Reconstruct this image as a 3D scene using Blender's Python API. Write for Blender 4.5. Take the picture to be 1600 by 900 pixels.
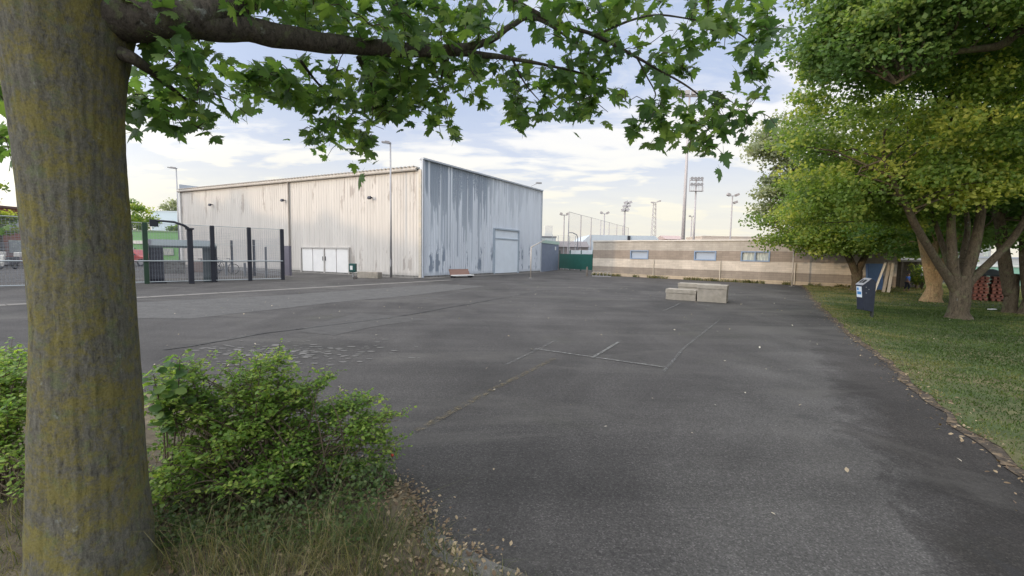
import bpy, bmesh, math, random
import numpy as np
from mathutils import Vector, Matrix, noise as mnoise
R = math.radians
random.seed(7)
rng = np.random.default_rng(7)
for o in list(bpy.data.objects): bpy.data.objects.remove(o)
S = bpy.context.scene
C = S.collection

# ---------------------------------------------------------------- camera, world, sun, exposure
F = 680.0; EYE = 1.6; PITCH = R(4.46); ROLL = R(-0.98)
cam = bpy.data.cameras.new('camera'); camo = bpy.data.objects.new('camera', cam); C.objects.link(camo)
cam.sensor_width = 36; cam.lens = F/1600*36; cam.clip_start = 0.05; cam.clip_end = 3000
CM = Matrix.Translation((0, 0, EYE)) @ Matrix.Rotation(R(90)-PITCH, 4, 'X') @ Matrix.Rotation(-ROLL, 4, 'Z')
camo.matrix_world = CM
S.camera = camo

SUN_AZ, SUN_EL = 241.5, 9.0        # clockwise from +Y
w = bpy.data.worlds.new('World'); S.world = w; w.use_nodes = True
nt = w.node_tree; nt.nodes.clear()
def N(tree, typ, **kw):
    n = tree.nodes.new(typ)
    for k, v in kw.items():
        if k.startswith('i_'): n.inputs[k[2:].replace('_', ' ')].default_value = v
        else: setattr(n, k, v)
    return n
def M(tree, op, a, b=None, c=None, clamp=False):
    n = tree.nodes.new('ShaderNodeMath'); n.operation = op; n.use_clamp = clamp
    for i, x in enumerate((a, b, c)):
        if x is None: continue
        if isinstance(x, (int, float)): n.inputs[i].default_value = x
        else: tree.links.new(x, n.inputs[i])
    return n.outputs[0]
def ramp(tree, x, stops, interp='LINEAR'):
    n = tree.nodes.new('ShaderNodeValToRGB'); n.color_ramp.interpolation = interp
    els = n.color_ramp.elements
    while len(els) < len(stops): els.new(0.5)
    for e, (p, c) in zip(els, stops):
        e.position = p; e.color = (c, c, c, 1) if isinstance(c, (int, float)) else (*c, 1)
    tree.links.new(x, n.inputs[0]); return n.outputs[0]
def mixc(tree, f, a, b, typ='MIX'):
    n = tree.nodes.new('ShaderNodeMix'); n.data_type = 'RGBA'; n.blend_type = typ
    for i, x in ((0, f), (6, a), (7, b)):
        if isinstance(x, (int, float)): n.inputs[i].default_value = x if i == 0 else (x, x, x, 1)
        elif isinstance(x, tuple): n.inputs[i].default_value = (*x, 1)
        else: tree.links.new(x, n.inputs[i])
    return n.outputs[2]
def noise(tree, vec, scale, detail=4, rough=.55, dist=0.0):
    n = tree.nodes.new('ShaderNodeTexNoise'); n.inputs['Scale'].default_value = scale
    n.inputs['Detail'].default_value = detail; n.inputs['Roughness'].default_value = rough
    n.inputs['Distortion'].default_value = dist
    if vec is not None: tree.links.new(vec, n.inputs['Vector'])
    return n.outputs['Fac']
def mapping(tree, vec, sc=(1, 1, 1), rot=(0, 0, 0), loc=(0, 0, 0)):
    n = tree.nodes.new('ShaderNodeMapping'); n.inputs['Scale'].default_value = sc
    n.inputs['Rotation'].default_value = rot; n.inputs['Location'].default_value = loc
    tree.links.new(vec, n.inputs['Vector']); return n.outputs[0]

sky = N(nt, 'ShaderNodeTexSky'); sky.sky_type = 'NISHITA'; sky.sun_disc = False
sky.sun_elevation = R(SUN_EL); sky.sun_rotation = R(SUN_AZ); sky.dust_density = 1.5; sky.air_density = 1.0; sky.ozone_density = 2.0
tc = N(nt, 'ShaderNodeTexCoord')
sp = N(nt, 'ShaderNodeSeparateXYZ'); nt.links.new(tc.outputs['Generated'], sp.inputs[0])
zz = M(nt, 'ADD', M(nt, 'MAXIMUM', sp.outputs[2], 0.0), 0.16)
cb = N(nt, 'ShaderNodeCombineXYZ')
nt.links.new(M(nt, 'DIVIDE', sp.outputs[0], zz), cb.inputs[0]); nt.links.new(M(nt, 'DIVIDE', sp.outputs[1], zz), cb.inputs[1])
cv = mapping(nt, cb.outputs[0], sc=(0.55, 1.0, 1), rot=(0, 0, R(24)), loc=(3.1, 1.7, 0))
n1 = noise(nt, cv, 1.15, 7, .58, .35)
n2 = noise(nt, cv, 4.2, 6, .6, .8)
cm = M(nt, 'ADD', M(nt, 'MULTIPLY', n1, .8), M(nt, 'MULTIPLY', n2, .2))
cmask = ramp(nt, cm, [(.43, 0.0), (.495, .40), (.56, 1.0)], 'EASE')
hz = ramp(nt, sp.outputs[2], [(.0, 1.0), (.10, .85), (.19, .45), (.30, .12), (.5, .0)])      # thin high cloud thickens toward the horizon
warm = ramp(nt, sp.outputs[2], [(.0, (7.7, 7.2, 5.9)), (.10, (8.2, 7.85, 6.6)), (.20, (8.2, 8.1, 7.7)), (.34, (7.9, 7.9, 8.2)), (.7, (7.6, 7.6, 7.6))])
mk = M(nt, 'MAXIMUM', M(nt, 'MULTIPLY', cmask, .96), M(nt, 'MULTIPLY', hz, .93))
blue = mixc(nt, .88, sky.outputs[0], (4.5, 5.35, 7.2))
skyc = mixc(nt, mk, blue, warm)
gray = mixc(nt, 1.0, skyc, ramp(nt, n2, [(.3, (.95, .96, .99)), (.6, (1, 1, 1))]), 'MULTIPLY')
# extra cloud glow toward the sun and overhead, added to lift fill light
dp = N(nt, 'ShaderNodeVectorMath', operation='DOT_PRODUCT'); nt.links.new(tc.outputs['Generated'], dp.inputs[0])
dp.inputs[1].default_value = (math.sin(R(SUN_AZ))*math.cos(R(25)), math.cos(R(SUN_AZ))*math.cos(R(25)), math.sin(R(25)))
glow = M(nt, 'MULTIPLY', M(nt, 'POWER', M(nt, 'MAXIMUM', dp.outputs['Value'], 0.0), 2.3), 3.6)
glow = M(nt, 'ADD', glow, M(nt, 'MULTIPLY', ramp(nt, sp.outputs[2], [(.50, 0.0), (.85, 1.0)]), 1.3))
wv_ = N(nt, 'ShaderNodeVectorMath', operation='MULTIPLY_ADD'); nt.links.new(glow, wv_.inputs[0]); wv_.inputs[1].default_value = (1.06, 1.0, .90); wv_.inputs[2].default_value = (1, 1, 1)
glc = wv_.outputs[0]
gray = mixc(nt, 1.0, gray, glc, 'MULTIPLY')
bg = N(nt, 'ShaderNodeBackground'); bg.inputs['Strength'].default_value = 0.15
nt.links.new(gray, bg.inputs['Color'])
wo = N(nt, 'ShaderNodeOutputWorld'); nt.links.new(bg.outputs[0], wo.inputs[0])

sl = bpy.data.lights.new('sun', 'SUN'); sl.energy = 1.5; sl.angle = R(1.5); sl.color = (1.0, .74, .48)
so = bpy.data.objects.new('sun', sl); C.objects.link(so)
sd = Vector((math.sin(R(SUN_AZ))*math.cos(R(SUN_EL)), math.cos(R(SUN_AZ))*math.cos(R(SUN_EL)), math.sin(R(SUN_EL))))
so.rotation_euler = sd.to_track_quat('Z', 'Y').to_euler(); so.location = sd*100
S.view_settings.view_transform = 'Standard'; S.view_settings.look = 'None'
S.view_settings.exposure = -0.25; S.view_settings.gamma = 1.0; S.view_settings.use_curve_mapping = False
S.render.engine = 'CYCLES'
S.cycles.transparent_max_bounces = 16; S.cycles.max_bounces = 8

# ---------------------------------------------------------------- surveying helpers (world points from sight lines)
R3 = CM.to_3x3()
def ray(u, v): return R3 @ Vector(((u-800)/F, (450-v)/F, -1))
def at(u, v, Y):
    d = ray(u, v); return Vector((0, 0, EYE)) + d*(Y/d.y)
def gnd(u, v, z=0.0):
    d = ray(u, v); return Vector((0, 0, EYE)) + d*((z-EYE)/d.z)
def wallhit(u, v, P, d):
    """(s, z) of a sight line on the vertical plane through P along the horizontal unit direction d"""
    r = ray(u, v); n = Vector((-d.y, d.x, 0)); t = (P-Vector((0, 0, EYE))).dot(n)/r.dot(n)
    q = Vector((0, 0, EYE))+r*t; return (q-P).dot(d), q.z
def heightat(u, v, P):
    r = ray(u, v); return EYE + r.z*(P.y/r.y)

# ---------------------------------------------------------------- materials
def mat(name, col, rough=.7, metal=0.0, var=0.0, vscale=6, bump=0.0, bscale=60, spec=.35, col2=None, c2scale=3, c2lo=.45, c2hi=.65, stretch=(1, 1, 1), emit=None):
    m = bpy.data.materials.new(name); m.use_nodes = True; t = m.node_tree
    b = t.nodes['Principled BSDF']; b.inputs['Roughness'].default_value = rough; b.inputs['Metallic'].default_value = metal
    b.inputs['Specular IOR Level'].default_value = spec
    tcn = t.nodes.new('ShaderNodeTexCoord').outputs['Object']
    v = mapping(t, tcn, sc=stretch)
    c = None
    if col2 is not None:
        f = ramp(t, noise(t, v, c2scale, 6, .6), [(c2lo, 0.0), (c2hi, 1.0)])
        c = mixc(t, f, tuple(col), tuple(col2))
    if var:
        f = noise(t, v, vscale, 6, .65)
        g = ramp(t, f, [(.25, 1-var), (.75, 1+var)])
        c = mixc(t, 1.0, c if c is not None else tuple(col), g, 'MULTIPLY')
    if c is None: b.inputs['Base Color'].default_value = (*col, 1)
    else: t.links.new(c, b.inputs['Base Color'])
    if bump:
        bn = t.nodes.new('ShaderNodeBump'); bn.inputs['Strength'].default_value = bump; bn.inputs['Distance'].default_value = .01
        t.links.new(noise(t, v, bscale, 5, .6), bn.inputs['Height']); t.links.new(bn.outputs[0], b.inputs['Normal'])
    if emit:
        b.inputs['Emission Color'].default_value = (*emit, 1); b.inputs['Emission Strength'].default_value = 1
    return m

def leafmat(name, ca, cb_, cc, trans=.35, nscale=.5):
    m = bpy.data.materials.new(name); m.use_nodes = True; t = m.node_tree
    b = t.nodes['Principled BSDF']; b.inputs['Roughness'].default_value = .5; b.inputs['Specular IOR Level'].default_value = .35
    at_ = N(t, 'ShaderNodeAttribute'); at_.attribute_name = 'rnd'
    g = t.nodes.new('ShaderNodeTexCoord').outputs['Object']
    n = noise(t, g, nscale, 3, .6)
    f = M(t, 'ADD', M(t, 'MULTIPLY', n, .75), M(t, 'MULTIPLY', at_.outputs['Fac'], .35))
    c = ramp(t, f, [(.32, ca), (.55, cb_), (.78, cc)])
    t.links.new(c, b.inputs['Base Color'])
    tr = N(t, 'ShaderNodeBsdfTranslucent'); c2 = mixc(t, 1.0, c, (1.5, 1.6, .7), 'MULTIPLY'); t.links.new(c2, tr.inputs[0])
    mx = N(t, 'ShaderNodeMixShader'); mx.inputs[0].default_value = trans
    t.links.new(b.outputs[0], mx.inputs[1]); t.links.new(tr.outputs[0], mx.inputs[2])
    t.links.new(mx.outputs[0], t.nodes['Material Output'].inputs[0])
    return m

# ---------------------------------------------------------------- mesh builder
class MB:
    def __init__(s): s.v = []; s.f = []
    def add(s, vs, fs):
        k = len(s.v); s.v += [tuple(x) for x in vs]; s.f += [tuple(i+k for i in f) for f in fs]; return s
    def box(s, c, size, rz=0.0, rx=0.0, ry=0.0):
        m = Matrix.Rotation(rz, 3, 'Z') @ Matrix.Rotation(ry, 3, 'Y') @ Matrix.Rotation(rx, 3, 'X')
        vs = []
        for x in (-.5, .5):
            for y in (-.5, .5):
                for z in (-.5, .5):
                    vs.append(Vector(c) + m @ Vector((x*size[0], y*size[1], z*size[2])))
        return s.add(vs, [(0, 1, 3, 2), (4, 6, 7, 5), (0, 4, 5, 1), (2, 3, 7, 6), (0, 2, 6, 4), (1, 5, 7, 3)])
    def quad(s, a, b, c, d): return s.add([a, b, c, d], [(0, 1, 2, 3)])
    def tube(s, pts, radii, n=8, cap=True):
        pts = [Vector(p) for p in pts]
        if isinstance(radii, (int, float)): radii = [radii]*len(pts)
        k = len(s.v); rings = []
        up = Vector((0, 0, 1)); prev = None
        for i, p in enumerate(pts):
            d = (pts[min(i+1, len(pts)-1)]-pts[max(i-1, 0)]).normalized()
            if prev is None:
                a = d.cross(up)
                if a.length < .01: a = d.cross(Vector((1, 0, 0)))
                a.normalize()
            else:
                a = (prev - d*prev.dot(d)); a.normalize()
            prev = a; b = d.cross(a)
            ring = []
            for j in range(n):
                th = 2*math.pi*j/n
                s.v.append(tuple(p + (a*math.cos(th)+b*math.sin(th))*radii[i])); ring.append(len(s.v)-1)
            rings.append(ring)
        for i in range(len(rings)-1):
            for j in range(n):
                s.f.append((rings[i][j], rings[i][(j+1) % n], rings[i+1][(j+1) % n], rings[i+1][j]))
        if cap:
            s.f.append(tuple(reversed(rings[0]))); s.f.append(tuple(rings[-1]))
        return s
    def cyl(s, a, b, r, r2=None, n=12): return s.tube([a, b], [r, r if r2 is None else r2], n)
    def prism(s, poly, h0, h1, axis='z', origin=(0, 0, 0)):
        """poly of 2-D points extruded from h0 to h1 along the axis"""
        def P(p, h):
            if axis == 'z': q = (p[0], p[1], h)
            elif axis == 'y': q = (p[0], h, p[1])
            else: q = (h, p[0], p[1])
            return tuple(Vector(q)+Vector(origin))
        n = len(poly)
        vs = [P(p, h0) for p in poly]+[P(p, h1) for p in poly]
        fs = [tuple(reversed(range(n))), tuple(range(n, 2*n))]+[(i, (i+1) % n, n+(i+1) % n, n+i) for i in range(n)]
        return s.add(vs, fs)
    def torus(s, c, Rr, r, ax, n=20, m=6):
        ax = Vector(ax).normalized(); a = ax.orthogonal().normalized(); b = ax.cross(a); c = Vector(c)
        k = len(s.v)
        for i in range(n):
            th = 2*math.pi*i/n; d = a*math.cos(th)+b*math.sin(th)
            for j in range(m):
                ph = 2*math.pi*j/m; s.v.append(tuple(c+d*(Rr+r*math.cos(ph))+ax*r*math.sin(ph)))
        for i in range(n):
            for j in range(m):
                s.f.append((k+i*m+j, k+((i+1) % n)*m+j, k+((i+1) % n)*m+(j+1) % m, k+i*m+(j+1) % m))
        return s
    def build(s, name, m, parent=None, loc=None, rz=0.0, smooth=False, bevel=0.0):
        me = bpy.data.meshes.new(name); me.from_pydata(s.v, [], s.f); me.update()
        bm = bmesh.new(); bm.from_mesh(me); bmesh.ops.recalc_face_normals(bm, faces=bm.faces); bm.to_mesh(me); bm.free()
        if smooth:
            for p in me.polygons: p.use_smooth = True
        o = bpy.data.objects.new(name, me); C.objects.link(o)
        if m: me.materials.append(m)
        if parent: o.parent = parent
        if loc is not None: o.location = loc
        o.rotation_euler.z = rz
        if bevel:
            b = o.modifiers.new('bevel', 'BEVEL'); b.width = bevel; b.segments = 2; b.limit_method = 'ANGLE'
        return o
def tag(o, label=None, cat=None, group=None, kind=None):
    if label: o['label'] = label
    if cat: o['category'] = cat
    if group: o['group'] = group
    if kind: o['kind'] = kind
    return o
def thing(name, label, cat, loc=(0, 0, 0), rz=0.0, group=None):
    o = bpy.data.objects.new(name, None); C.objects.link(o); o.location = loc; o.rotation_euler.z = rz
    o.empty_display_size = .2
    return tag(o, label, cat, group)
def dup(root, loc, rz=None, label=None, scale=None):
    r = root.copy(); C.objects.link(r); r.location = loc
    if rz is not None: r.rotation_euler.z = rz
    if label: r['label'] = label
    if scale: r.scale = (scale,)*3
    for ch in list(root.children):
        c = ch.copy(); C.objects.link(c); c.parent = r
        for g in list(ch.children):
            d = g.copy(); C.objects.link(d); d.parent = c
    return r
def npmesh(name, verts, faces, m, parent=None, rnd=None, smooth=False):
    """verts (N,3), faces (K,n) of equal size"""
    me = bpy.data.meshes.new(name); nv, (nf, k) = len(verts), faces.shape
    me.vertices.add(nv); me.vertices.foreach_set('co', np.asarray(verts, np.float32).ravel())
    me.loops.add(nf*k); me.loops.foreach_set('vertex_index', faces.astype(np.int32).ravel())
    me.polygons.add(nf); me.polygons.foreach_set('loop_start', (np.arange(nf)*k).astype(np.int32))
    me.polygons.foreach_set('loop_total', np.full(nf, k, np.int32)); me.update(calc_edges=True); me.validate()
    if rnd is not None:
        a = me.attributes.new('rnd', 'FLOAT', 'FACE'); a.data.foreach_set('value', np.asarray(rnd, np.float32))
    if smooth: me.polygons.foreach_set('use_smooth', np.ones(nf, bool))
    me.materials.append(m)
    o = bpy.data.objects.new(name, me); C.objects.link(o)
    if parent: o.parent = parent
    return o
def frames(nrm, spin):
    nrm = nrm/np.linalg.norm(nrm, axis=1, keepdims=True)
    ref = np.where(np.abs(nrm[:, 2:3]) < .9, np.array([[0, 0, 1.]]), np.array([[1., 0, 0]]))
    a = np.cross(nrm, ref); a /= np.linalg.norm(a, axis=1, keepdims=True); b = np.cross(nrm, a)
    c, s = np.cos(spin)[:, None], np.sin(spin)[:, None]
    return a*c+b*s, -a*s+b*c, nrm
def leaves(name, pos, size, nrm, shape, m, parent=None, spin=None, fold=.25, droop=.15, rnd=None):
    """shape: (k,2) outline in leaf units, y runs along the leaf; one n-gon of triangles about the midrib"""
    n = len(pos); spin = rng.uniform(0, 2*np.pi, n) if spin is None else spin
    X, Y, Z = frames(nrm, spin)
    sh = np.asarray(shape, float); k = len(sh)
    lz = -fold*np.abs(sh[:, 0])*1.0 - droop*(sh[:, 1])**2
    V = pos[:, None, :] + size[:, None, None]*(sh[None, :, 0:1]*X[:, None]+sh[None, :, 1:2]*Y[:, None]+lz[None, :, None]*Z[:, None])
    verts = V.reshape(-1, 3)
    tri = np.array([(0, i, i+1) for i in range(1, k-1)])
    faces = (tri[None]+(np.arange(n)*k)[:, None, None]).reshape(-1, 3)
    r = rng.random(n) if rnd is None else rnd
    return npmesh(name, verts, faces, m, parent, np.repeat(r, len(tri)))
OVAL = [(0, 0), (.26, .25), (.30, .55), (.0, 1.0), (-.30, .55), (-.26, .25)]
RHOMB = [(0, 0), (.38, .5), (0, 1), (-.38, .5)]
ROUND = [(0, 0), (.33, .12), (.5, .5), (.3, .85), (0, 1), (-.3, .85), (-.5, .5), (-.33, .12)]
def maple():
    half = [(.0, .0), (.10, -.12), (.34, -.22), (.28, -.04), (.52, -.02), (.44, .10), (.66, .30), (.46, .34), (.50, .50), (.27, .42), (.24, .56), (.34, .74), (.20, .74), (.16, .86), (0, 1.1)]
    right = half[1:]; left = [(-x, y) for x, y in reversed(half[1:-1])]
    return [(0, .12)] + [(-.013, -.62), (.013, -.62), (.015, -.02)] + right + left + [(-.015, -.02), (-.013, -.62)]
MAPLE = maple()

# materials used widely
def asphalt():
    m = bpy.data.materials.new('asphalt'); m.use_nodes = True; t = m.node_tree; b = t.nodes['Principled BSDF']
    g = t.nodes.new('ShaderNodeTexCoord').outputs['Object']
    vor = N(t, 'ShaderNodeTexVoronoi'); vor.inputs['Scale'].default_value = 120; t.links.new(g, vor.inputs['Vector'])
    sep = N(t, 'ShaderNodeSeparateColor'); t.links.new(vor.outputs['Color'], sep.inputs[0])
    speck = ramp(t, sep.outputs[0], [(.0, .62), (.5, .93), (.86, 1.12), (1.0, 1.75)])
    fine = ramp(t, noise(t, g, 38, 8, .75), [(.30, .70), (.70, 1.32)])
    mid = ramp(t, noise(t, mapping(t, g, sc=(1, .6, 1), rot=(0, 0, R(32))), .55, 6, .62, .6), [(.30, .70), (.70, 1.42)])
    streak = ramp(t, noise(t, mapping(t, g, sc=(.18, 1.6, 1), rot=(0, 0, R(-32))), .9, 6, .6, .8), [(.32, .84), (.68, 1.18)])
    big = ramp(t, noise(t, g, .13, 3, .5), [(.35, .88), (.65, 1.12)])
    green = ramp(t, noise(t, g, .35, 5, .65), [(.56, 0.0), (.72, .55)])
    c = mixc(t, green, (.054, .0505, .048), (.052, .052, .040))
    # dark damp band beside the lawn
    sx = N(t, 'ShaderNodeSeparateXYZ'); t.links.new(g, sx.inputs[0])
    wob = M(t, 'MULTIPLY', M(t, 'SUBTRACT', noise(t, g, 1.1, 6, .7, .5), .5), 1.9)
    dx = M(t, 'SUBTRACT', M(t, 'ADD', sx.outputs[0], wob), M(t, 'ADD', 1.0, M(t, 'MULTIPLY', sx.outputs[1], .58)))
    damp = M(t, 'MULTIPLY', ramp(t, dx, [(.0, 0.0), (.35, .9)]), ramp(t, M(t, 'DIVIDE', sx.outputs[1], 12), [(.36, .95), (.85, .0)]))
    dust = ramp(t, dx, [(.0, .0), (.5, .0)]); dust = M(t, 'MULTIPLY', ramp(t, M(t, 'ADD', M(t, 'MULTIPLY', dx, .35), 1.0), [(.35, .0), (.72, .75), (.97, .75), (1.0, .0)]), ramp(t, M(t, 'DIVIDE', sx.outputs[1], 14), [(.1, 1.0), (.9, .3)]))
    c = mixc(t, dust, c, (.088, .084, .079))
    for f in (speck, fine, mid, streak, big): c = mixc(t, 1.0, c, f, 'MULTIPLY')
    c = mixc(t, damp, c, mixc(t, 1.0, c, (.50, .47, .45), 'MULTIPLY'))
    # pale dusty swathes and dark oily spots
    c = mixc(t, ramp(t, noise(t, mapping(t, g, sc=(.5, 1.3, 1), rot=(0, 0, R(-58)), loc=(4, 2, 0)), .42, 7, .68, .9), [(.52, .0), (.66, .5)]), c, (.105, .099, .090))
    c = mixc(t, ramp(t, noise(t, mapping(t, g, loc=(9, 5, 1)), 1.25, 5, .7), [(.66, .0), (.72, .45)]), c, (.035, .034, .033))
    # hairline cracks
    wv = N(t, 'ShaderNodeTexVoronoi'); wv.feature = 'DISTANCE_TO_EDGE'; wv.inputs['Scale'].default_value = .22
    wn = N(t, 'ShaderNodeTexNoise'); wn.inputs['Scale'].default_value = 1.3; wn.inputs['Detail'].default_value = 6; t.links.new(g, wn.inputs['Vector'])
    vm = N(t, 'ShaderNodeVectorMath', operation='MULTIPLY_ADD'); vm.inputs[1].default_value = (1.1, 1.1, 1.1)
    t.links.new(wn.outputs['Color'], vm.inputs[0]); t.links.new(g, vm.inputs[2]); t.links.new(vm.outputs[0], wv.inputs['Vector'])
    cr = M(t, 'MULTIPLY', ramp(t, wv.outputs['Distance'], [(.0, 1.0), (.005, .0)]), ramp(t, noise(t, g, .4, 2), [(.50, .0), (.60, .5)]))
    c = mixc(t, cr, c, (.03, .03, .032))
    t.links.new(c, b.inputs['Base Color'])
    b.inputs['Roughness'].default_value = .86; b.inputs['Specular IOR Level'].default_value = .3
    bn = N(t, 'ShaderNodeBump'); bn.inputs['Strength'].default_value = .55; bn.inputs['Distance'].default_value = .006
    h = M(t, 'ADD', vor.outputs['Distance'], noise(t, g, 30, 6, .7)); t.links.new(h, bn.inputs['Height']); t.links.new(bn.outputs[0], b.inputs['Normal'])
    return m
M_asph = asphalt()
M_asph_pale = mat('pale_asphalt', (.088, .085, .081), .9, var=.25, vscale=2.5, bump=.5, bscale=60, col2=(.062, .06, .058), c2scale=14)
M_conc = mat('concrete', (.31, .28, .235), .9, var=.22, vscale=3, bump=.5, bscale=40, col2=(.20, .18, .145), c2scale=2.2, c2lo=.45, c2hi=.75)
M_conc_dark = mat('weathered_concrete', (.20, .195, .18), .95, var=.35, vscale=7, bump=.8, bscale=35, col2=(.10, .095, .085), c2scale=6)
M_band = mat('concrete_channel', (.165, .155, .14), .9, var=.2, vscale=3, bump=.4, bscale=40)
M_soil = mat('soil', (.085, .068, .048), .95, var=.4, vscale=9, bump=1.0, bscale=30, col2=(.14, .115, .075), c2scale=5)
M_lawn = mat('lawn_soil', (.055, .075, .026), .95, var=.35, vscale=3, bump=1.0, bscale=60, col2=(.12, .105, .05), c2scale=.9, c2lo=.42, c2hi=.66)
M_white = mat('white_paint', (.74, .74, .72), .55, var=.06)
M_offwhite = mat('offwhite_paint', (.66, .66, .64), .6, var=.1, vscale=2)
M_galv = mat('galvanised_steel', (.33, .33, .34), .45, metal=.35, var=.1)
M_mast = mat('pale_mast_steel', (.38, .36, .37), .6, metal=.1, var=.05)
M_black = mat('black_rubber', (.02, .02, .022), .7)
M_anth = mat('anthracite_steel', (.035, .038, .05), .5, metal=.2, var=.1)
M_green_dk = mat('green_sheet', (.022, .105, .085), .6, var=.15, vscale=2)
M_glass = mat('window_glass', (.34, .40, .48), .12, spec=.8)

# ================================================================ SETTING
tag(MB().quad((-420, -60, -.06), (420, -60, -.06), (420, 900, -.06), (-420, 900, -.06)).build('ground', mat('outer_ground', (.15, .15, .13), .95, var=.3, vscale=.2)), kind='structure')
yd = MB()
yd.quad((-70, -12, 0), (60, -12, 0), (60, 75, 0), (-70, 75, 0))
tag(yd.build('asphalt_yard', M_asph), kind='structure')

def sheet(name, pts, z, m, kind='structure'):
    b = MB(); vs = [(p.x, p.y, z) for p in pts]; b.add(vs, [tuple(range(len(vs)))])
    o = b.build(name, m)
    return tag(o, kind=kind)
def jag(pts, step, amp, closed=False):
    out = []; n = len(pts)
    for i in range(n if closed else n-1):
        a, b = pts[i], pts[(i+1) % n]; L = (b-a).length; k = max(1, int(L/step))
        for j in range(k):
            t = j/k; p = a.lerp(b, t)
            q = Vector((p.x*1.7, p.y*1.7, 3.3)); s = Vector((p.x*6, p.y*6, 9.1))
            p = p + Vector((mnoise.noise(q), mnoise.noise(q+Vector((9, 4, 2))), 0))*amp + Vector((mnoise.noise(s), mnoise.noise(s+Vector((5, 2, 7))), 0))*amp*.45
            out.append(p)
    if not closed: out.append(pts[-1])
    return out
def G(*uv): return [gnd(u, v) for u, v in uv]

# concrete drainage channel running to the hall corner
a, b_ = gnd(215, 465), gnd(705, 437.5)
dch = (b_-a).normalized(); nch = Vector((-dch.y, dch.x, 0)); a = a-dch*14
ch = MB()
Lc = (b_-a).length; k = int(Lc/1.0)
for i in range(k):
    p = a+dch*(i*Lc/k+.012); q = a+dch*((i+1)*Lc/k-.012)
    ch.add([(p+nch*.22).to_tuple()[:2]+(.006,), (p-nch*.22).to_tuple()[:2]+(.006,), (q-nch*.22).to_tuple()[:2]+(.006,), (q+nch*.22).to_tuple()[:2]+(.006,)], [(0, 1, 2, 3)])
tag(ch.build('drain_channel', M_band), kind='structure')
# paler resurfaced strips
sheet('asphalt_patch', jag(G((150, 476), (430, 462), (690, 444), (760, 447), (640, 462), (520, 473), (300, 498), (150, 497)), .8, .1, True), .004, M_asph_pale)
sheet('asphalt_patch', jag(G((560, 489), (620, 494), (672, 499), (600, 508), (520, 524), (470, 518), (500, 505)), .4, .07, True), .004, mat('patched_asphalt', (.063, .060, .057), .9, var=.25, vscale=4, bump=.5, bscale=60))
fk_ = MB()
for i in range(230):
    p = gnd(rng.normal(455, 75), rng.normal(552, 9))
    a0 = rng.uniform(0, 6.28); rr = rng.uniform(.012, .040); k = 7
    fk_.add([(p.x+rr*(1+.5*rng.random())*math.cos(a0+6.283*j/k)*1.4, p.y+rr*(.6+.5*rng.random())*math.sin(a0+6.283*j/k), .004+.00002*i) for j in range(k)], [tuple(range(k))])
tag(fk_.build('surface_flakes', mat('dusty_flake', (.14, .135, .128), .9)), kind='structure')
# tar joint
tj = MB(); pts = jag(G((255, 547), (301, 541), (420, 520), (520, 508), (622, 495), (700, 481), (800, 463), (880, 449)), .12, .03)
for i in range(len(pts)-1):
    p, q = pts[i], pts[i+1]; d = (q-p).normalized(); n = Vector((-d.y, d.x, 0)); f = i/len(pts)
    wd = (.028 if f < .55 else .012)*(1+.6*mnoise.noise(p*3)); z = .008
    tj.add([(p.x+n.x*wd, p.y+n.y*wd, z), (p.x-n.x*wd, p.y-n.y*wd, z), (q.x-n.x*wd, q.y-n.y*wd, z), (q.x+n.x*wd, q.y+n.y*wd, z)], [(0, 1, 2, 3)])
tag(tj.build('tar_joint', mat('tar', (.028, .027, .027), .7, col2=(.06, .06, .055), c2scale=2.5, c2lo=.5, c2hi=.6)), kind='structure')
# worn court lines
def wornpaint(name, col, lo, hi):
    m = mat(name, col, .75, var=.15, vscale=20); t = m.node_tree; b = t.nodes['Principled BSDF']
    g = t.nodes.new('ShaderNodeTexCoord').outputs['Object']
    f = ramp(t, noise(t, g, 14, 8, .8), [(lo, 0.0), (hi, 1.0)])
    tr = N(t, 'ShaderNodeBsdfTransparent'); mx = N(t, 'ShaderNodeMixShader')
    t.links.new(f, mx.inputs[0]); t.links.new(tr.outputs[0], mx.inputs[1]); t.links.new(b.outputs[0], mx.inputs[2])
    t.links.new(mx.outputs[0], t.nodes['Material Output'].inputs[0]); return m
M_line = wornpaint('worn_white_paint', (.20, .20, .19), .38, .64)
M_line_faint = wornpaint('faded_white_paint', (.16, .16, .155), .44, .68)
M_line_yel = wornpaint('faded_yellow_paint', (.15, .12, .065), .46, .70)
def line(name, uvs, wd, m, z=.012):
    pts = G(*uvs); b = MB()
    for p, q in zip(pts[:-1], pts[1:]):
        d = (q-p).normalized(); n = Vector((-d.y, d.x, 0))*wd/2
        k = max(1, int((q-p).length/.3))
        b.add([(p.x+n.x, p.y+n.y, z), (p.x-n.x, p.y-n.y, z), (q.x-n.x, q.y-n.y, z), (q.x+n.x, q.y+n.y, z)], [(0, 1, 2, 3)])
    return tag(b.build(name, m), kind='structure')
line('court_marking', [(967, 535), (925, 560)], .055, M_line)
line('court_marking', [(836, 546), (1042, 575.5)], .045, M_line, .016)
line('court_marking', [(790, 571), (868, 533)], .045, M_line_faint, .012)
line('court_marking', [(1036, 583), (1068, 545), (1125, 500)], .05, M_line_faint, .012)
line('court_marking', [(1062, 474.5), (1036, 487)], .07, M_line_faint, .012)
line('court_marking', [(1090, 476), (1115, 480)], .07, M_line, .012)
line('court_marking', [(1160, 447), (1182, 448)], .1, M_line, .012)
line('court_marking', [(650, 675), (760, 615), (868, 560)], .08, M_line_yel, .012)
line('court_marking', [(640, 470), (735, 455), (870, 438)], .09, M_line_faint, .008)

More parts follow.
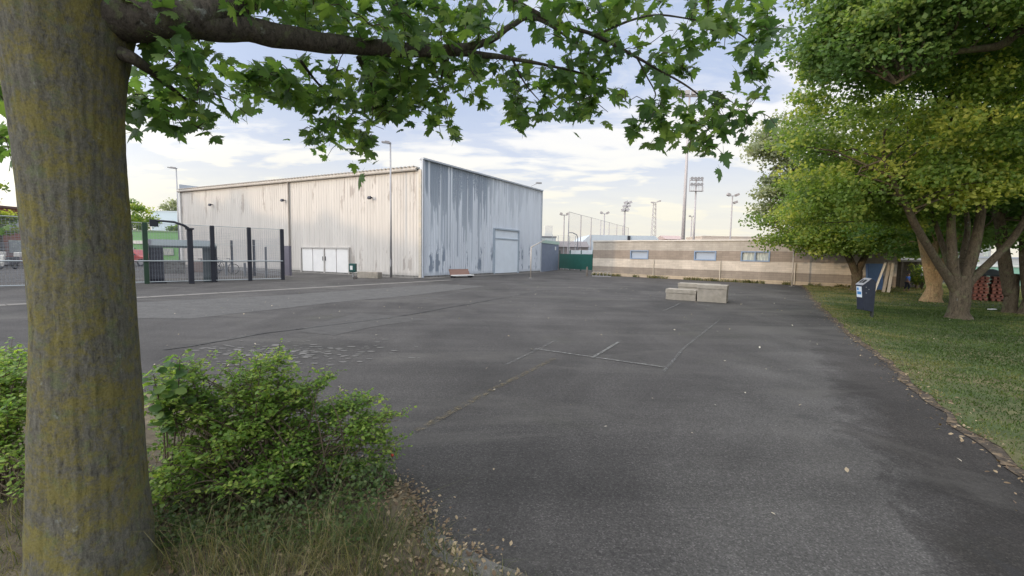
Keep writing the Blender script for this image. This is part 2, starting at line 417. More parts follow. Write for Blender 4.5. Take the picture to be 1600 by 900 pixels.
# ---- right lawn
edge = G((1246, 441), (1262, 452), (1272, 466), (1283, 480), (1312, 507), (1352, 537), (1400, 572), (1442, 612), (1502, 662), (1562, 702), (1602, 737), (1720, 830))
edge = jag(edge, .18, .10)
lawn_poly = [Vector((p.x, p.y, 0)) for p in edge]+[Vector((9, -3, 0)), Vector((58, -3, 0)), Vector((58, 34, 0)), gnd(1246, 441)+Vector((3, 2.4, 0))]
sheet('lawn', lawn_poly, .02, M_lawn)
# crumbled dirt border under the lawn edge
bord = MB()
for i in range(len(edge)-1):
    p, q = edge[i], edge[i+1]
    d = (q-p).normalized(); n = Vector((-d.y, d.x, 0))
    if n.x > 0: n = -n
    wa = .10+.09*mnoise.noise(p*2.3); wb = .10+.09*mnoise.noise(q*2.3)
    bord.add([(p.x, p.y, .016), (q.x, q.y, .016), (q.x+n.x*wb, q.y+n.y*wb, .008), (p.x+n.x*wa, p.y+n.y*wa, .008)], [(0, 1, 2, 3)])
tag(bord.build('dirt_border', mat('leaf_dirt', (.060, .048, .036), .95, var=.5, vscale=14, bump=1, bscale=40, col2=(.15, .11, .07), c2scale=11, c2lo=.5, c2hi=.62)), kind='structure')

# point-in-polygon for scattering
def inpoly(P, poly):
    x, y = P[:, 0], P[:, 1]; ins = np.zeros(len(P), bool); n = len(poly); j = n-1
    for i in range(n):
        xi, yi, xj, yj = poly[i].x, poly[i].y, poly[j].x, poly[j].y
        c = ((yi > y) != (yj > y)) & (x < (xj-xi)*(y-yi)/(yj-yi+1e-12)+xi); ins ^= c; j = i
    return ins
def vnoise(P, sc, off=0.0):
    return np.array([mnoise.noise(Vector((p[0]*sc+off, p[1]*sc-off, .7))) for p in P])
def blades(name, pos, h, wd, lean, m, rnd, parent=None, curl=.5):
    n = len(pos); th = rng.uniform(0, 2*np.pi, n); ph = rng.uniform(0, 2*np.pi, n)
    d = np.stack([np.cos(th), np.sin(th), np.zeros(n)], 1); l = np.stack([np.cos(ph), np.sin(ph), np.zeros(n)], 1)*(lean*h)[:, None]
    up = np.array([0, 0, 1.])
    b0 = pos-d*wd[:, None]/2; b1 = pos+d*wd[:, None]/2
    m0 = pos+l*.35+up*(h*.6)[:, None]-d*wd[:, None]*.38; m1 = m0+d*wd[:, None]*.76
    tp = pos+l*(1+curl*.4)+up*(h*(1-.25*lean*curl))[:, None]
    V = np.stack([b0, b1, m1, m0, tp], 1).reshape(-1, 3); base = (np.arange(n)*5)[:, None, None]
    Fc = (np.array([(0, 1, 2), (0, 2, 3), (3, 2, 4)])[None]+base).reshape(-1, 3)
    return npmesh(name, V, Fc, m, parent, np.repeat(rnd, 3))
M_grass = leafmat('grass_blades', (.040, .070, .014), (.080, .120, .028), (.22, .195, .08), .3, .8)
M_drygrass = leafmat('long_grass_blades', (.038, .060, .016), (.080, .095, .030), (.22, .19, .09), .3, 2.0)
P = []
for (n, y0, y1) in ((70000, 2.2, 8), (60000, 8, 15), (42000, 15, 30)):
    q = np.stack([rng.uniform(2.0, 30, n*3), rng.uniform(y0, y1, n*3)], 1)
    q = q[(q[:, 0] < q[:, 1]*1.28+.8)]; q = q[inpoly(q, lawn_poly)][:n]; P.append(q)
P = np.concatenate(P); dist = np.hypot(P[:, 0], P[:, 1])
vn = vnoise(P, .55); vn2 = vnoise(P, 2.2, 7)
hh = (.017+.014*rng.random(len(P))+.010*np.clip(vn2, -.5, 1))*(1+dist*.02)
ww = (.0040+.0028*rng.random(len(P)))*(1+dist*.16)
# distance to edge -> drier at the rim
E = np.array([(p.x, p.y) for p in edge[::3]])
de = np.min(np.hypot(P[:, None, 0]-E[None, :, 0], P[:, None, 1]-E[None, :, 1]), axis=1)
rim = np.exp(-de/.35)
far = np.clip((P[:, 1]-13)/9, 0, 1)
rv = np.clip(.20+.75*vn+.35*vn2+rng.normal(0, .22, len(P))+rim*.75+far*.65, -.3, 1.5)
keep = rng.random(len(P)) > rim*.55
blades('lawn_grass', np.c_[P, np.full(len(P), .018)][keep], hh[keep], ww[keep], rng.uniform(.2, 1.1, keep.sum()), M_grass, rv[keep]); tag(bpy.data.objects['lawn_grass'], 'short patchy lawn grass under the trees at the right', 'grass', kind='stuff')

# ---- planting bed at the left foreground
bed = G((-700, 560), (0, 572), (200, 610), (420, 668), (560, 722), (640, 775), (664, 822), (690, 852), (765, 885), (850, 925)) + [Vector((.2, 1.0, 0)), Vector((.3, -1.5, 0)), Vector((-9, -1.5, 0))]
bedj = jag(bed[:10], .12, .03)+bed[10:]
sheet('planting_bed', bedj, .03, M_soil)
# broken concrete edging of the bed
ep = jag(G((664, 828), (706, 850), (748, 872), (800, 898), (880, 935)), .05, .035); iq = jag(G((650, 850), (690, 882), (740, 905), (800, 935), (860, 965)), .05, .05)
ek = MB(); ek.prism([(p.x, p.y) for p in ep]+[(p.x, p.y) for p in reversed(iq)], .0, .036)
ko = ek.build('bed_edging', mat('worn_edging', (.125, .118, .106), .95, var=.5, vscale=11, bump=1, bscale=60, col2=(.07, .06, .05), c2scale=7, c2lo=.52, c2hi=.62)); tag(ko, kind='structure')

q = np.stack([rng.uniform(-5.5, .35, 90000), rng.uniform(.8, 4.2, 90000)], 1); q = q[inpoly(q, bedj)]
U = q[:, 0]/q[:, 1]
dens = .10 + .9*((q[:, 1] < 2.45) & (q[:, 0] > -1.75)) + .5*(q[:, 1] < 2.6)*(q[:, 0] < -1.9)
q = q[rng.random(len(q)) < dens]; q = q[:15000]
vn = vnoise(q, 1.6); ok = (vn > -.10) | (rng.random(len(q)) < .22); q = q[ok]; vn = vn[ok]
blades('bed_grass', np.c_[q, np.full(len(q), .028)], .05+.10*rng.random(len(q))**1.5+.07*np.clip(vn, 0, 1), .0022+.0025*rng.random(len(q)), rng.uniform(.3, 1.4, len(q)), M_drygrass, np.clip(.55+.8*vn+rng.normal(0, .5, len(q)), -.4, 1.6))
tag(bpy.data.objects['bed_grass'], 'unmown grass covering the bed beneath the shrub', 'grass', kind='stuff')
# long dry stalks
stk = []
cs = [at(u, v, y) for u, v, y in ((330, 900, 1.95), (420, 905, 1.95), (280, 900, 2.0), (505, 880, 2.1), (590, 850, 2.2), (560, 900, 1.95), (380, 890, 2.05))]
nb = 520; pos = np.array([[c.x+rng.normal(0, .06), c.y+rng.normal(0, .05), .03] for c in [cs[i % 7] for i in range(nb)]])
blades('long_grass', pos, rng.uniform(.14, .44, nb), rng.uniform(.0014, .0034, nb), rng.uniform(.3, 1.3, nb), M_drygrass, rng.uniform(-.1, 1.3, nb), curl=1.0)
tag(bpy.data.objects['long_grass'], 'long arching straw coloured grass at the bed corner', 'grass', kind='stuff')

# ================================================================ BUILDINGS
def cladding(name, light, dark, mode):
    m = bpy.data.materials.new(name); m.use_nodes = True; t = m.node_tree; b = t.nodes['Principled BSDF']
    g = t.nodes.new('ShaderNodeTexCoord').outputs['Object']
    s = N(t, 'ShaderNodeSeparateXYZ'); t.links.new(g, s.inputs[0]); x, z = s.outputs[0], s.outputs[2]
    def wn(v, sc, off=0.0):
        n = N(t, 'ShaderNodeTexWhiteNoise'); n.noise_dimensions = '1D'
        t.links.new(M(t, 'ADD', M(t, 'FLOOR', M(t, 'MULTIPLY', v, sc)), off), n.inputs['W']); return n.outputs['Value']
    vz = mapping(t, g, sc=(1, 1, .16))
    n1 = noise(t, vz, 7, 8, .75); n2 = noise(t, mapping(t, g, sc=(1, 1, .3)), 2.2, 5, .65)
    fine = noise(t, mapping(t, g, sc=(1, 1, .35)), 26, 4, .7)
    if mode == 'front':
        col = wn(x, 7.5)
        env = ramp(t, M(t, 'DIVIDE', x, 16.5), [(.0, .10), (.04, .55), (.10, .85), (.20, 1.0), (.36, .98), (.42, .55), (.50, .42), (.70, .46), (.82, .22), (1, .12)])
        reach = M(t, 'MULTIPLY', M(t, 'MULTIPLY', env, M(t, 'POWER', col, .8)), 7.6)
        low = M(t, 'SUBTRACT', 7.5, reach)
        d = M(t, 'ADD', M(t, 'SUBTRACT', z, low), M(t, 'MULTIPLY', M(t, 'SUBTRACT', n1, .5), 3.2))
        m1 = ramp(t, M(t, 'MULTIPLY', d, .3), [(.0, 0.0), (.12, 1.0)])
        thin = ramp(t, M(t, 'DIVIDE', x, 16.5), [(.0, 1.0), (.40, 1.0), (.46, .42), (1, .22)])
        brk = ramp(t, M(t, 'ADD', fine, M(t, 'MULTIPLY', col, .25)), [(.44, .15), (.52, 1.0)])
        topf = ramp(t, M(t, 'DIVIDE', z, 7.6), [(.45, .55), (.98, 1.0)])
        m1 = M(t, 'MULTIPLY', M(t, 'MULTIPLY', m1, brk), M(t, 'MULTIPLY', thin, topf))
        band = ramp(t, M(t, 'DIVIDE', z, 7.6), [(.03, .0), (.06, 1.0), (.22, 1.0), (.34, .0)])
        pat = M(t, 'MULTIPLY', ramp(t, M(t, 'MULTIPLY', n2, M(t, 'ADD', .8, M(t, 'MULTIPLY', wn(x, 3.3, 11), .55))), [(.60, 0.0), (.64, 1.0)]), band)
        f = M(t, 'MAXIMUM', m1, M(t, 'MULTIPLY', pat, .95))
    else:
        col = wn(x, 2.6)
        band = ramp(t, M(t, 'DIVIDE', z, 7.0), [(.03, .0), (.06, 1.0), (.22, 1.0), (.30, .0)])
        pat = M(t, 'MULTIPLY', ramp(t, M(t, 'MULTIPLY', n2, M(t, 'ADD', .75, M(t, 'MULTIPLY', col, .5))), [(.62, 0.0), (.66, 1.0)]), band)
        xlim = ramp(t, M(t, 'DIVIDE', x, 29), [(.30, 1.0), (.36, .25)])
        topb = ramp(t, M(t, 'DIVIDE', z, 7.0), [(.58, .0), (.70, 1.0), (.95, 1.0), (1, .2)])
        p2 = M(t, 'MULTIPLY', M(t, 'MULTIPLY', ramp(t, M(t, 'MULTIPLY', n2, M(t, 'ADD', .72, M(t, 'MULTIPLY', wn(x, 2.1, 5), .6))), [(.60, 0.0), (.68, 1.0)]), topb), .75)
        f = M(t, 'MAXIMUM', M(t, 'MULTIPLY', M(t, 'MULTIPLY', pat, xlim), .65), p2)
    grime = ramp(t, noise(t, mapping(t, g, sc=(1, 1, .12)), 1.7, 6, .65), [(.3, .88), (.7, 1.06)])
    c = mixc(t, f, light, dark); c = mixc(t, 1.0, c, grime, 'MULTIPLY')
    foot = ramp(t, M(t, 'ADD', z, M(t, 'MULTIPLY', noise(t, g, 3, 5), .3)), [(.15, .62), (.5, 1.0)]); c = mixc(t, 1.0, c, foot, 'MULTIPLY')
    t.links.new(c, b.inputs['Base Color']); b.inputs['Roughness'].default_value = .5; b.inputs['Specular IOR Level'].default_value = .3
    return m

A = gnd(659.5, 434.5); B = gnd(843.5, 425.0); Cc = gnd(285, 415.5)
dR = (B-A).normalized(); LR = (B-A).length; dL = (Cc-A).normalized(); LL = (Cc-A).length
aR = math.atan2(dR.y, dR.x); aL = math.atan2(dL.y, dL.x)
HE = 6.7; HP = 7.32
print('hall', A, B, Cc, LR, LL, math.degrees(aL-aR), wallhit(657, 267, A, dL), wallhit(657, 247, A, dR), wallhit(845, 302, A, dR), wallhit(285, 296, A, dL))
hall = thing('sports_hall', 'large white corrugated metal hall with flaking paint across the yard', 'hall', A)
M_hallL = cladding('cream_cladding', (.565, .535, .495), (.34, .30, .27), 'side')
M_hallR = cladding('flaking_cladding', (.64, .68, .73), (.235, .28, .34), 'front')
def ribbed(L, H, pitch, depth, flip):
    """wall sheet in local x (along) and z, ribs proud of the sheet on the side y*flip"""
    b = MB(); xs = []; n = int(L/pitch)
    for i in range(n):
        x = i*L/n; p = L/n
        xs += [(x, 0), (x+p*.62, 0), (x+p*.70, depth), (x+p*.92, depth)]
    xs.append((L, 0))
    vs = [(x, y*flip, z) for z in (.12, H) for x, y in xs]; k = len(xs)
    b.add(vs, [(i, i+1, k+i+1, k+i) for i in range(k-1)])
    b.prism([(0, -.004*flip), (L, -.004*flip), (L, -.2*flip), (0, -.2*flip)], .12, H-.01)
    return b
# outward normal of right wall (towards camera right): rotate dR by -90deg ; of left wall: +90
ribbed(LR, HP, .235, .028, -1).build('flaking_wall', M_hallR, hall, rz=aR)
hall.children[-1]['label'] = 'blue grey end wall with long strips of peeled paint'
ribbed(LL, HE, .26, .018, 1).build('long_wall', M_hallL, hall, rz=aL)
# plinth, parapet cap, eave gutter, far parapet, roof
MB().box((LR/2, -.03, .065), (LR, .12, .13), 0).build('plinth', M_conc_dark, hall, rz=aR)
MB().box((LL/2, .03, .065), (LL, .12, .13), 0).build('plinth', M_conc_dark, hall, rz=aL)
M_trim = mat('grey_trim', (.40, .43, .47), .5, var=.1)
MB().box((LR/2, 0, HP+.03), (LR+.1, .34, .1)).build('parapet_cap', M_trim, hall, rz=aR)
g_ = MB(); g_.tube([(0.35, .14, HE+.02), (LL, .14, HE+.02)], .09, 8); g_.box((LL/2+.2, -.05, HE+.12), (LL-.2, .5, .1))
k = int(LL/.33)
for i in range(k): g_.box((.5+i*(LL-.6)/k, .1, HE+.185), (.16, .5, .04))
g_.build('eave_gutter', mat('cream_gutter', (.50, .47, .43), .5, var=.15), hall, rz=aL)
W4 = Vector((dR.x*LR+dL.x*LL, dR.y*LR+dL.y*LL, 0)); vr = dR*LR; vl = dL*LL
def rel(p, z): return (p.x, p.y, z)
rf = MB(); mid = vr*.5; i1 = Vector((dL.x*.15, dL.y*.15, 0))
rf.quad(rel(i1, HE+.05), rel(vl, HE+.05), rel(vl+mid, HE+.6), rel(mid+i1, HE+.6)); rf.quad(rel(mid+i1, HE+.6), rel(vl+mid, HE+.6), rel(W4, HE+.05), rel(vr+i1, HE+.05))
rf.build('roof', M_trim, hall)
bw = MB(); bw.quad(rel(vr, 0), rel(vr, HP), rel(W4, HP), rel(W4, 0)); bw.quad(rel(vl, 0), rel(vl, HP), rel(W4, HP), rel(W4, 0)); bw.build('rear_wall', M_trim, hall)
MB().box((LR/2, 0, HP-.45), (LR, .15, 1.0)).build('parapet', M_trim, hall, loc=(vl.x, vl.y, 0), rz=aR)
# corner post
cp = MB(); cp.box((.09, .045, HE/2), (.20, .13, HE-.02)); cp.build('corner_post', mat('ochre_corner_trim', (.46, .42, .35), .5, var=.15, col2=(.36, .36, .34), c2scale=1.2), hall, rz=aL)
MB().box((-.0, -.06, HP/2), (.12, .12, HP-.05)).build('corner_trim', M_trim, hall, rz=aR)
MB().box((LR, -.02, HP/2), (.14, .16, HP-.05)).build('corner_trim', M_trim, hall, rz=aR)
MB().box((LL-.15, .06, HE/2), (.34, .14, HE-.02)).build('corner_trim', mat('pale_trim', (.60, .60, .58), .5, var=.1), hall, rz=aL)
# downpipe
s0, _ = wallhit(454, 380, A, dL)
MB().tube([(s0, .1, .1), (s0, .1, HE-.05)], .06, 8).build('downpipe', mat('old_downpipe', (.33, .30, .26), .6, var=.15), hall, rz=aL)
# wall lamps
for u, v in ((333, 320), (446, 313), (582, 309)):
    s, z = wallhit(u, v, A, dL)
    lm = MB(); lm.box((s, .12, z), (.06, .2, .05)); lm.box((s, .27, z-.03), (.26, .14, .16), 0, .4); lm.build('wall_lamp', M_anth, hall, rz=aL)
# double doors in long wall
M_door = mat('white_door', (.72, .71, .69), .5, var=.06, vscale=2)
sa, z1 = wallhit(546, 388.5, A, dL); sb, z2 = wallhit(473, 388, A, dL); zt = (z1+z2)/2
print('doors', sa, sb, z1, z2)
fr = MB(); fr.box(((sa+sb)/2, .07, zt+.05), (sb-sa+.2, .16, .1)); fr.box((sa-.05, .07, zt/2), (.09, .15, zt)); fr.box((sb+.05, .07, zt/2), (.09, .15, zt)); fr.box(((sa+sb)/2, .07, zt/2), (.10, .14, zt))
fr.build('door_frame', mat('greyish_frame', (.46, .44, .41), .5, var=.1), hall, rz=aL)
for i in range(4):
    w_ = (sb-sa-.16)/4; c = sa+.03+w_*(i+.5)+(.1 if i > 1 else 0)
    d = MB().box((c, .06, zt/2+.05), (w_-.07, .07, zt-.12)).build('door', M_door, hall, rz=aL, bevel=.006)
    if i in (1, 2): MB().box((c+(.5*w_-.1)*(1 if i == 1 else -1), .115, 1.05), (.03, .03, .3)).build('handle', M_anth, d)
# tall door with wicket in the flaking wall
sa, zt = wallhit(771.5, 358, A, dR); sb, _ = wallhit(808.5, 361, A, dR); _, zm = wallhit(773, 372.5, A, dR)
print('bigdoor', sa, sb, zt, zm)
M_bdoor = mat('pale_blue_door', (.70, .76, .81), .5, var=.06, vscale=1.5)
MB().box(((sa+sb)/2, -.07, (zm+.08)/2), (sb-sa-.12, .08, zm-.1)).build('door', M_bdoor, hall, rz=aR)
dd = hall.children[-1]
wk0, wz = wallhit(783.5, 392, A, dR); wk1, _ = wallhit(793.5, 392, A, dR)
wd = MB(); wx = (wk0+wk1)/2; ww_ = wk1-wk0
wd.box((wx, -.125, wz/2+.1), (ww_, .02, wz-.1)); wk = wd.build('wicket_door', mat('wicket_blue', (.55, .62, .70), .5), dd)
wf = MB()
for sx_ in (wk0, wk1): wf.box((sx_, -.13, wz/2+.1), (.05, .035, wz-.06))
wf.box((wx, -.13, wz+.06), (ww_+.05, .035, .05)); wf.build('wicket_frame', M_trim, dd)
MB().box(((sa+sb)/2, -.06, (zt+zm)/2), (sb-sa-.12, .06, zt-zm-.08)).build('transom_panel', M_bdoor, hall, rz=aR)
fr = MB(); fr.box(((sa+sb)/2, -.08, zt+.04), (sb-sa+.15, .2, .12)); fr.box((sa-.02, -.07, zt/2), (.09, .16, zt)); fr.box((sb+.02, -.07, zt/2), (.12, .18, zt)); fr.box(((sa+sb)/2, -.1, zm), (sb-sa, .1, .09))
fr.build('door_frame', mat('grey_frame', (.36, .42, .48), .5, var=.1), hall, rz=aR)
# roof lamp
s, z = wallhit(832, 294, A, dR)
MB().tube([(s, .1, HP), (s, .1, HP+.25), (s+.2, -.3, HP+.45)], .03, 6).build('roof_lamp', M_galv, hall, rz=aR)
hall.children[-1].data.update()
lmp = MB().box((s+.3, -.45, HP+.5), (.5, .22, .12), -.8).build('roof_lamp_head', M_galv, hall, rz=aR)
# low concrete apron along the end wall
apr = MB(); apr.box((LR/2, -.45, .015), (LR, .8, .03)); o = apr.build('concrete_apron', M_band, None, loc=A, rz=aR); tag(o, kind='structure')
apr = MB(); apr.box((LL/2, .45, .015), (LL, .7, .03)); o = apr.build('concrete_apron', M_band, None, loc=A, rz=aL); tag(o, kind='structure')

# ---- low banded changing-room building
D = gnd(925.5, 429.5); E_ = gnd(1250, 445.8); dD = (E_-D).normalized(); E2s = wallhit(1400, 440, D, dD)[0]; LD = E2s; aD = math.atan2(dD.y, dD.x)
print('low', D, E_, LD, wallhit(925.5, 375.7, D, dD), wallhit(1249, 376.7, D, dD), wallhit(1390, 378, D, dD))
low = thing('changing_rooms', 'long low building with beige and brown horizontal block bands', 'building', D, aD)
def blockmat(name, col, col2=None):
    m = bpy.data.materials.new(name); m.use_nodes = True; t = m.node_tree; b = t.nodes['Principled BSDF']
    g = t.nodes.new('ShaderNodeTexCoord').outputs['Object']
    s = N(t, 'ShaderNodeSeparateXYZ'); t.links.new(g, s.inputs[0]); cbn = N(t, 'ShaderNodeCombineXYZ')
    t.links.new(s.outputs[0], cbn.inputs[0]); t.links.new(s.outputs[2], cbn.inputs[1])
    br = N(t, 'ShaderNodeTexBrick'); br.inputs['Scale'].default_value = 1.0; br.inputs['Brick Width'].default_value = .44; br.inputs['Row Height'].default_value = .14
    br.inputs['Mortar Size'].default_value = .008; br.inputs['Color1'].default_value = (*col, 1); br.inputs['Color2'].default_value = (*[x*.86 for x in col], 1)
    br.inputs['Mortar'].default_value = (*[x*.72 for x in col], 1); t.links.new(cbn.outputs[0], br.inputs['Vector'])
    st = ramp(t, noise(t, mapping(t, g, sc=(1, 1, .4)), 1.1, 6, .65), [(.3, .78), (.7, 1.12)])
    c = mixc(t, 1.0, br.outputs['Color'], st, 'MULTIPLY')
    t.links.new(c, b.inputs['Base Color']); b.inputs['Roughness'].default_value = .9
    return m
low.scale = (1, 1, .953)
bands = [(0, .24, (.46, .38, .28), 'plinth'), (.24, .78, (.28, .24, .20), 'dark_band'), (.78, 1.45, (.56, .50, .425), 'pale_band'), (1.45, 2.15, (.30, .25, .205), 'brown_band'), (2.15, 2.86, (.43, .39, .335), 'top_band')]
DEP = 8.0
wins = []
for (u0, v0, u1, v1) in ((985, 390.2, 1013, 403), (1085, 391.2, 1119, 404.2), (1158, 391.5, 1203, 405.5)):
    s0, zt_ = wallhit(u0, v0, D, dD); s1, zb_ = wallhit(u1, v1, D, dD); wins.append((s0, s1)); print('win', s0, s1, zt_, zb_)
for i, (z0, z1, col, nm) in enumerate(bands):
    b = MB(); m = blockmat(nm+'_blocks', col); off = .0 if i else -.03
    if nm != 'brown_band': b.box((LD/2, DEP/2+off, (z0+z1)/2), (LD, DEP, z1-z0-.001 if i < 4 else z1-z0))
    else:
        x = 0.0
        for s0, s1 in wins:
            b.box(((x+s0)/2, DEP/2, (z0+z1)/2), (s0-x, DEP, z1-z0-.001)); x = s1
        b.box(((x+LD)/2, DEP/2, (z0+z1)/2), (LD-x, DEP, z1-z0-.001))
    b.build(nm, m, low)
MB().box((LD/2, DEP/2, 2.91), (LD+.12, DEP+.12, .10)).build('roof_edge', mat('roof_capping', (.55, .52, .47), .6, var=.1), low)
M_wfr = mat('blue_window_frame', (.17, .24, .35), .5, var=.15)
M_wdk = mat('window_glass_dark', (.30, .34, .33), .2, spec=.6, col2=(.52, .56, .50), c2scale=4, stretch=(3, 1, .6))
for i, (s0, s1) in enumerate(wins):
    b = MB(); t_ = .085; z0, z1 = 1.45, 2.15; xm = (s0+s1)/2
    b.box((xm, .02, z0+t_/2), (s1-s0, .12, t_)); b.box((xm, .02, z1-t_/2), (s1-s0, .12, t_))
    b.box((s0+t_/2, .02, (z0+z1)/2), (t_, .118, z1-z0-2*t_)); b.box((s1-t_/2, .02, (z0+z1)/2), (t_, .118, z1-z0-2*t_))
    if i == 2: b.box((xm, .02, (z0+z1)/2), (t_, .118, z1-z0-2*t_))
    wn_ = b.build('window', M_wfr, low)
    if i == 2: wn_['label'] = 'two pane window with pale curtains'
    pn = MB(); pn.box((xm, .09, (z0+z1)/2), (s1-s0-.1, .03, z1-z0-.1)); pn.build('pane', M_glass if i < 2 else M_wdk, wn_)
for u in (1021, 1125, 1242):
    s, _ = wallhit(u, 430, D, dD); MB().tube([(s, -.06, .05), (s, -.06, 1.45)], .03, 6).build('downpipe', mat('pale_pipe', (.50, .45, .37), .6), low)
# weeds along its foot
n = 1500; s = rng.uniform(0, LD, n); cl = np.array([mnoise.noise(Vector((x*.8, 0, 5))) for x in s]); s = s[cl > -.05]; n = len(s)
pp = np.stack([D.x+dD.x*s+dD.y*rng.uniform(.05, .35, n), D.y+dD.y*s-dD.x*rng.uniform(.05, .35, n), np.zeros(n)+.003], 1)
blades('wall_weeds', pp, rng.uniform(.08, .28, n), rng.uniform(.03, .07, n), rng.uniform(.2, 1, n), M_drygrass, rng.uniform(.1, 1.5, n))
tag(bpy.data.objects['wall_weeds'], 'dry weeds sprouting along the foot of the banded building', 'weeds', kind='stuff')

# ---- blue-grey annex between hall and gate
p0 = B+dR*.15; s_ = gnd(872, 421.5)
an = thing('annex', 'blue grey flat roofed annex joined to the far end of the hall', 'building', p0)
d2 = (s_-p0); L2 = d2.length; a2 = math.atan2(d2.y, d2.x); hA = heightat(858, 381, (p0+s_)/2)
print('annex', p0, s_, L2, hA)
MB().box((L2/2, 2.5, hA/2), (L2, 5, hA)).build('wall', mat('blue_grey_render', (.20, .23, .29), .8, var=.15, vscale=2), an, rz=a2)
MB().box((L2/2, 2.5, hA+.15), (L2+.1, 5.1, .3)).build('roof_edge', mat('pale_green_fascia', (.42, .55, .46), .6, var=.1), an, rz=a2)
MB().box((L2*.78, -.03, hA-.42), (.35, .05, .35)).build('sign_plate', M_white, an, rz=a2)
# ---- green gate
g0 = gnd(873.5, 421.0); g1 = gnd(925, 424.5)
gt = thing('green_gate', 'dark green sheeted gate between annex and banded building', 'gate', g0)
d3 = g1-g0; L3 = d3.length; a3 = math.atan2(d3.y, d3.x); hG = heightat(895, 397, (g0+g1)/2)
b = MB(); nn = int(L3/.16)
for i in range(nn): b.box((L3*(i+.5)/nn, 0, (hG+.15)/2), (L3/nn*.93, .03, hG-.15))
b.build('sheet_panel', M_green_dk, gt, rz=a3)
b = MB()
for i in range(4): b.box((L3*i/3, .06, (hG+.4)/2), (.08, .08, hG+.4))
b.box((L3/2, .06, hG-.02), (L3, .05, .06)); b.box((L3/2, .06, .2), (L3, .05, .06)); b.build('gate_frame', mat('green_frame', (.02, .07, .06), .5), gt, rz=a3)
MB().box((L3/2, 1.6, hG+.12), (L3+.3, .12, .62)).build('pale_strip', mat('pale_band_paint', (.50, .54, .56), .6, var=.1), gt, rz=a3)
gt.children[-1].name = 'top_panel'

# ---- things beyond
def houseblock(name, label, u0, u1, vt, Y, dep, m, roofm=None, gable=0.0, cat='building', vbase=None, windows=0, parent=None):
    x0 = at(u0, 400, Y).x; x1 = at(u1, 400, Y).x; h = at((u0+u1)/2, vt, Y).z
    e = thing(name, label, cat, ((x0+x1)/2, Y+dep/2, 0)); L = x1-x0
    MB().box((0, 0, h/2), (L, dep, h)).build('wall', m, e)
    b = MB()
    if gable: b.prism([(-dep/2-.2, h+.002), (dep/2+.2, h+.002), (0, h+gable)], -L/2-.15, L/2+.15, 'x')
    else: b.box((0, 0, h+.08), (L+.15, dep+.15, .16))
    b.build('roof', roofm or M_trim, e)
    for i in range(windows):
        wv = MB().box((-L/2+L*(i+.5)/windows, -dep/2-.03, h*.6), (L/windows*.45, .08, h*.22)).build('window', M_wdk, e)
    return e, L, h
# barrel-roofed pale hall behind the low building
pY = 62.0; x0 = at(886, 392, pY).x; x1 = at(1041, 370, pY).x; zt = at(960, 367.5, pY).z
e = thing('pale_warehouse', 'pale grey long hall with chamfered roof beyond the green gate', 'building', ((x0+x1)/2, pY+6, 0)); L = x1-x0
b = MB(); b.prism([(-L/2, 0), (L/2, 0), (L/2, zt-1.4), (L/2-1.6, zt), (-L/2+3.2, zt), (-L/2, zt-2.9)], -6, 6, 'y'); b.build('shell', mat('pale_sheeting', (.46, .52, .57), .6, var=.08, vscale=1.0, stretch=(6, 1, .3)), e)
b = MB().box((L*.12, -6.1, zt-1.0), (.35, .2, 1.9)).build('vent_pipe', M_anth, e)
# grey building + chimney box behind the annex
e, L, h = houseblock('chimneyed_house', 'small pale house end with chimney behind the blue grey annex', 842, 868, 371, 54, 5, mat('pale_render', (.50, .54, .54), .8, var=.1), mat('slate_roof', (.20, .20, .21), .8))
MB().box((.3, 0, h+.8), (1.0, .9, 1.6)).build('chimney', mat('chimney_render', (.60, .60, .56), .8, var=.1), e)
e, L, h = houseblock('dark_shed', 'low dark roofed shed between gate and pale hall', 872, 919, 386, 56, 5, mat('brown_shed', (.26, .23, .22), .8, var=.1), mat('dark_roof', (.22, .20, .20), .8), gable=.8)
e, L, h = houseblock('far_flat_building', 'beige flat roof of a distant building seen over the banded roof', 1096, 1330, 371.5, 85, 8, mat('far_beige', (.46, .40, .35), .8, var=.1), mat('far_beige_roof', (.50, .45, .40), .8))
e, L, h = houseblock('far_brown_shed', 'thin brown roofed shed beside the tall mast foot', 1040, 1068, 374, 80, 6, mat('far_brown', (.38, .30, .27), .8), mat('far_brown_roof', (.40, .31, .29), .8), gable=.8)
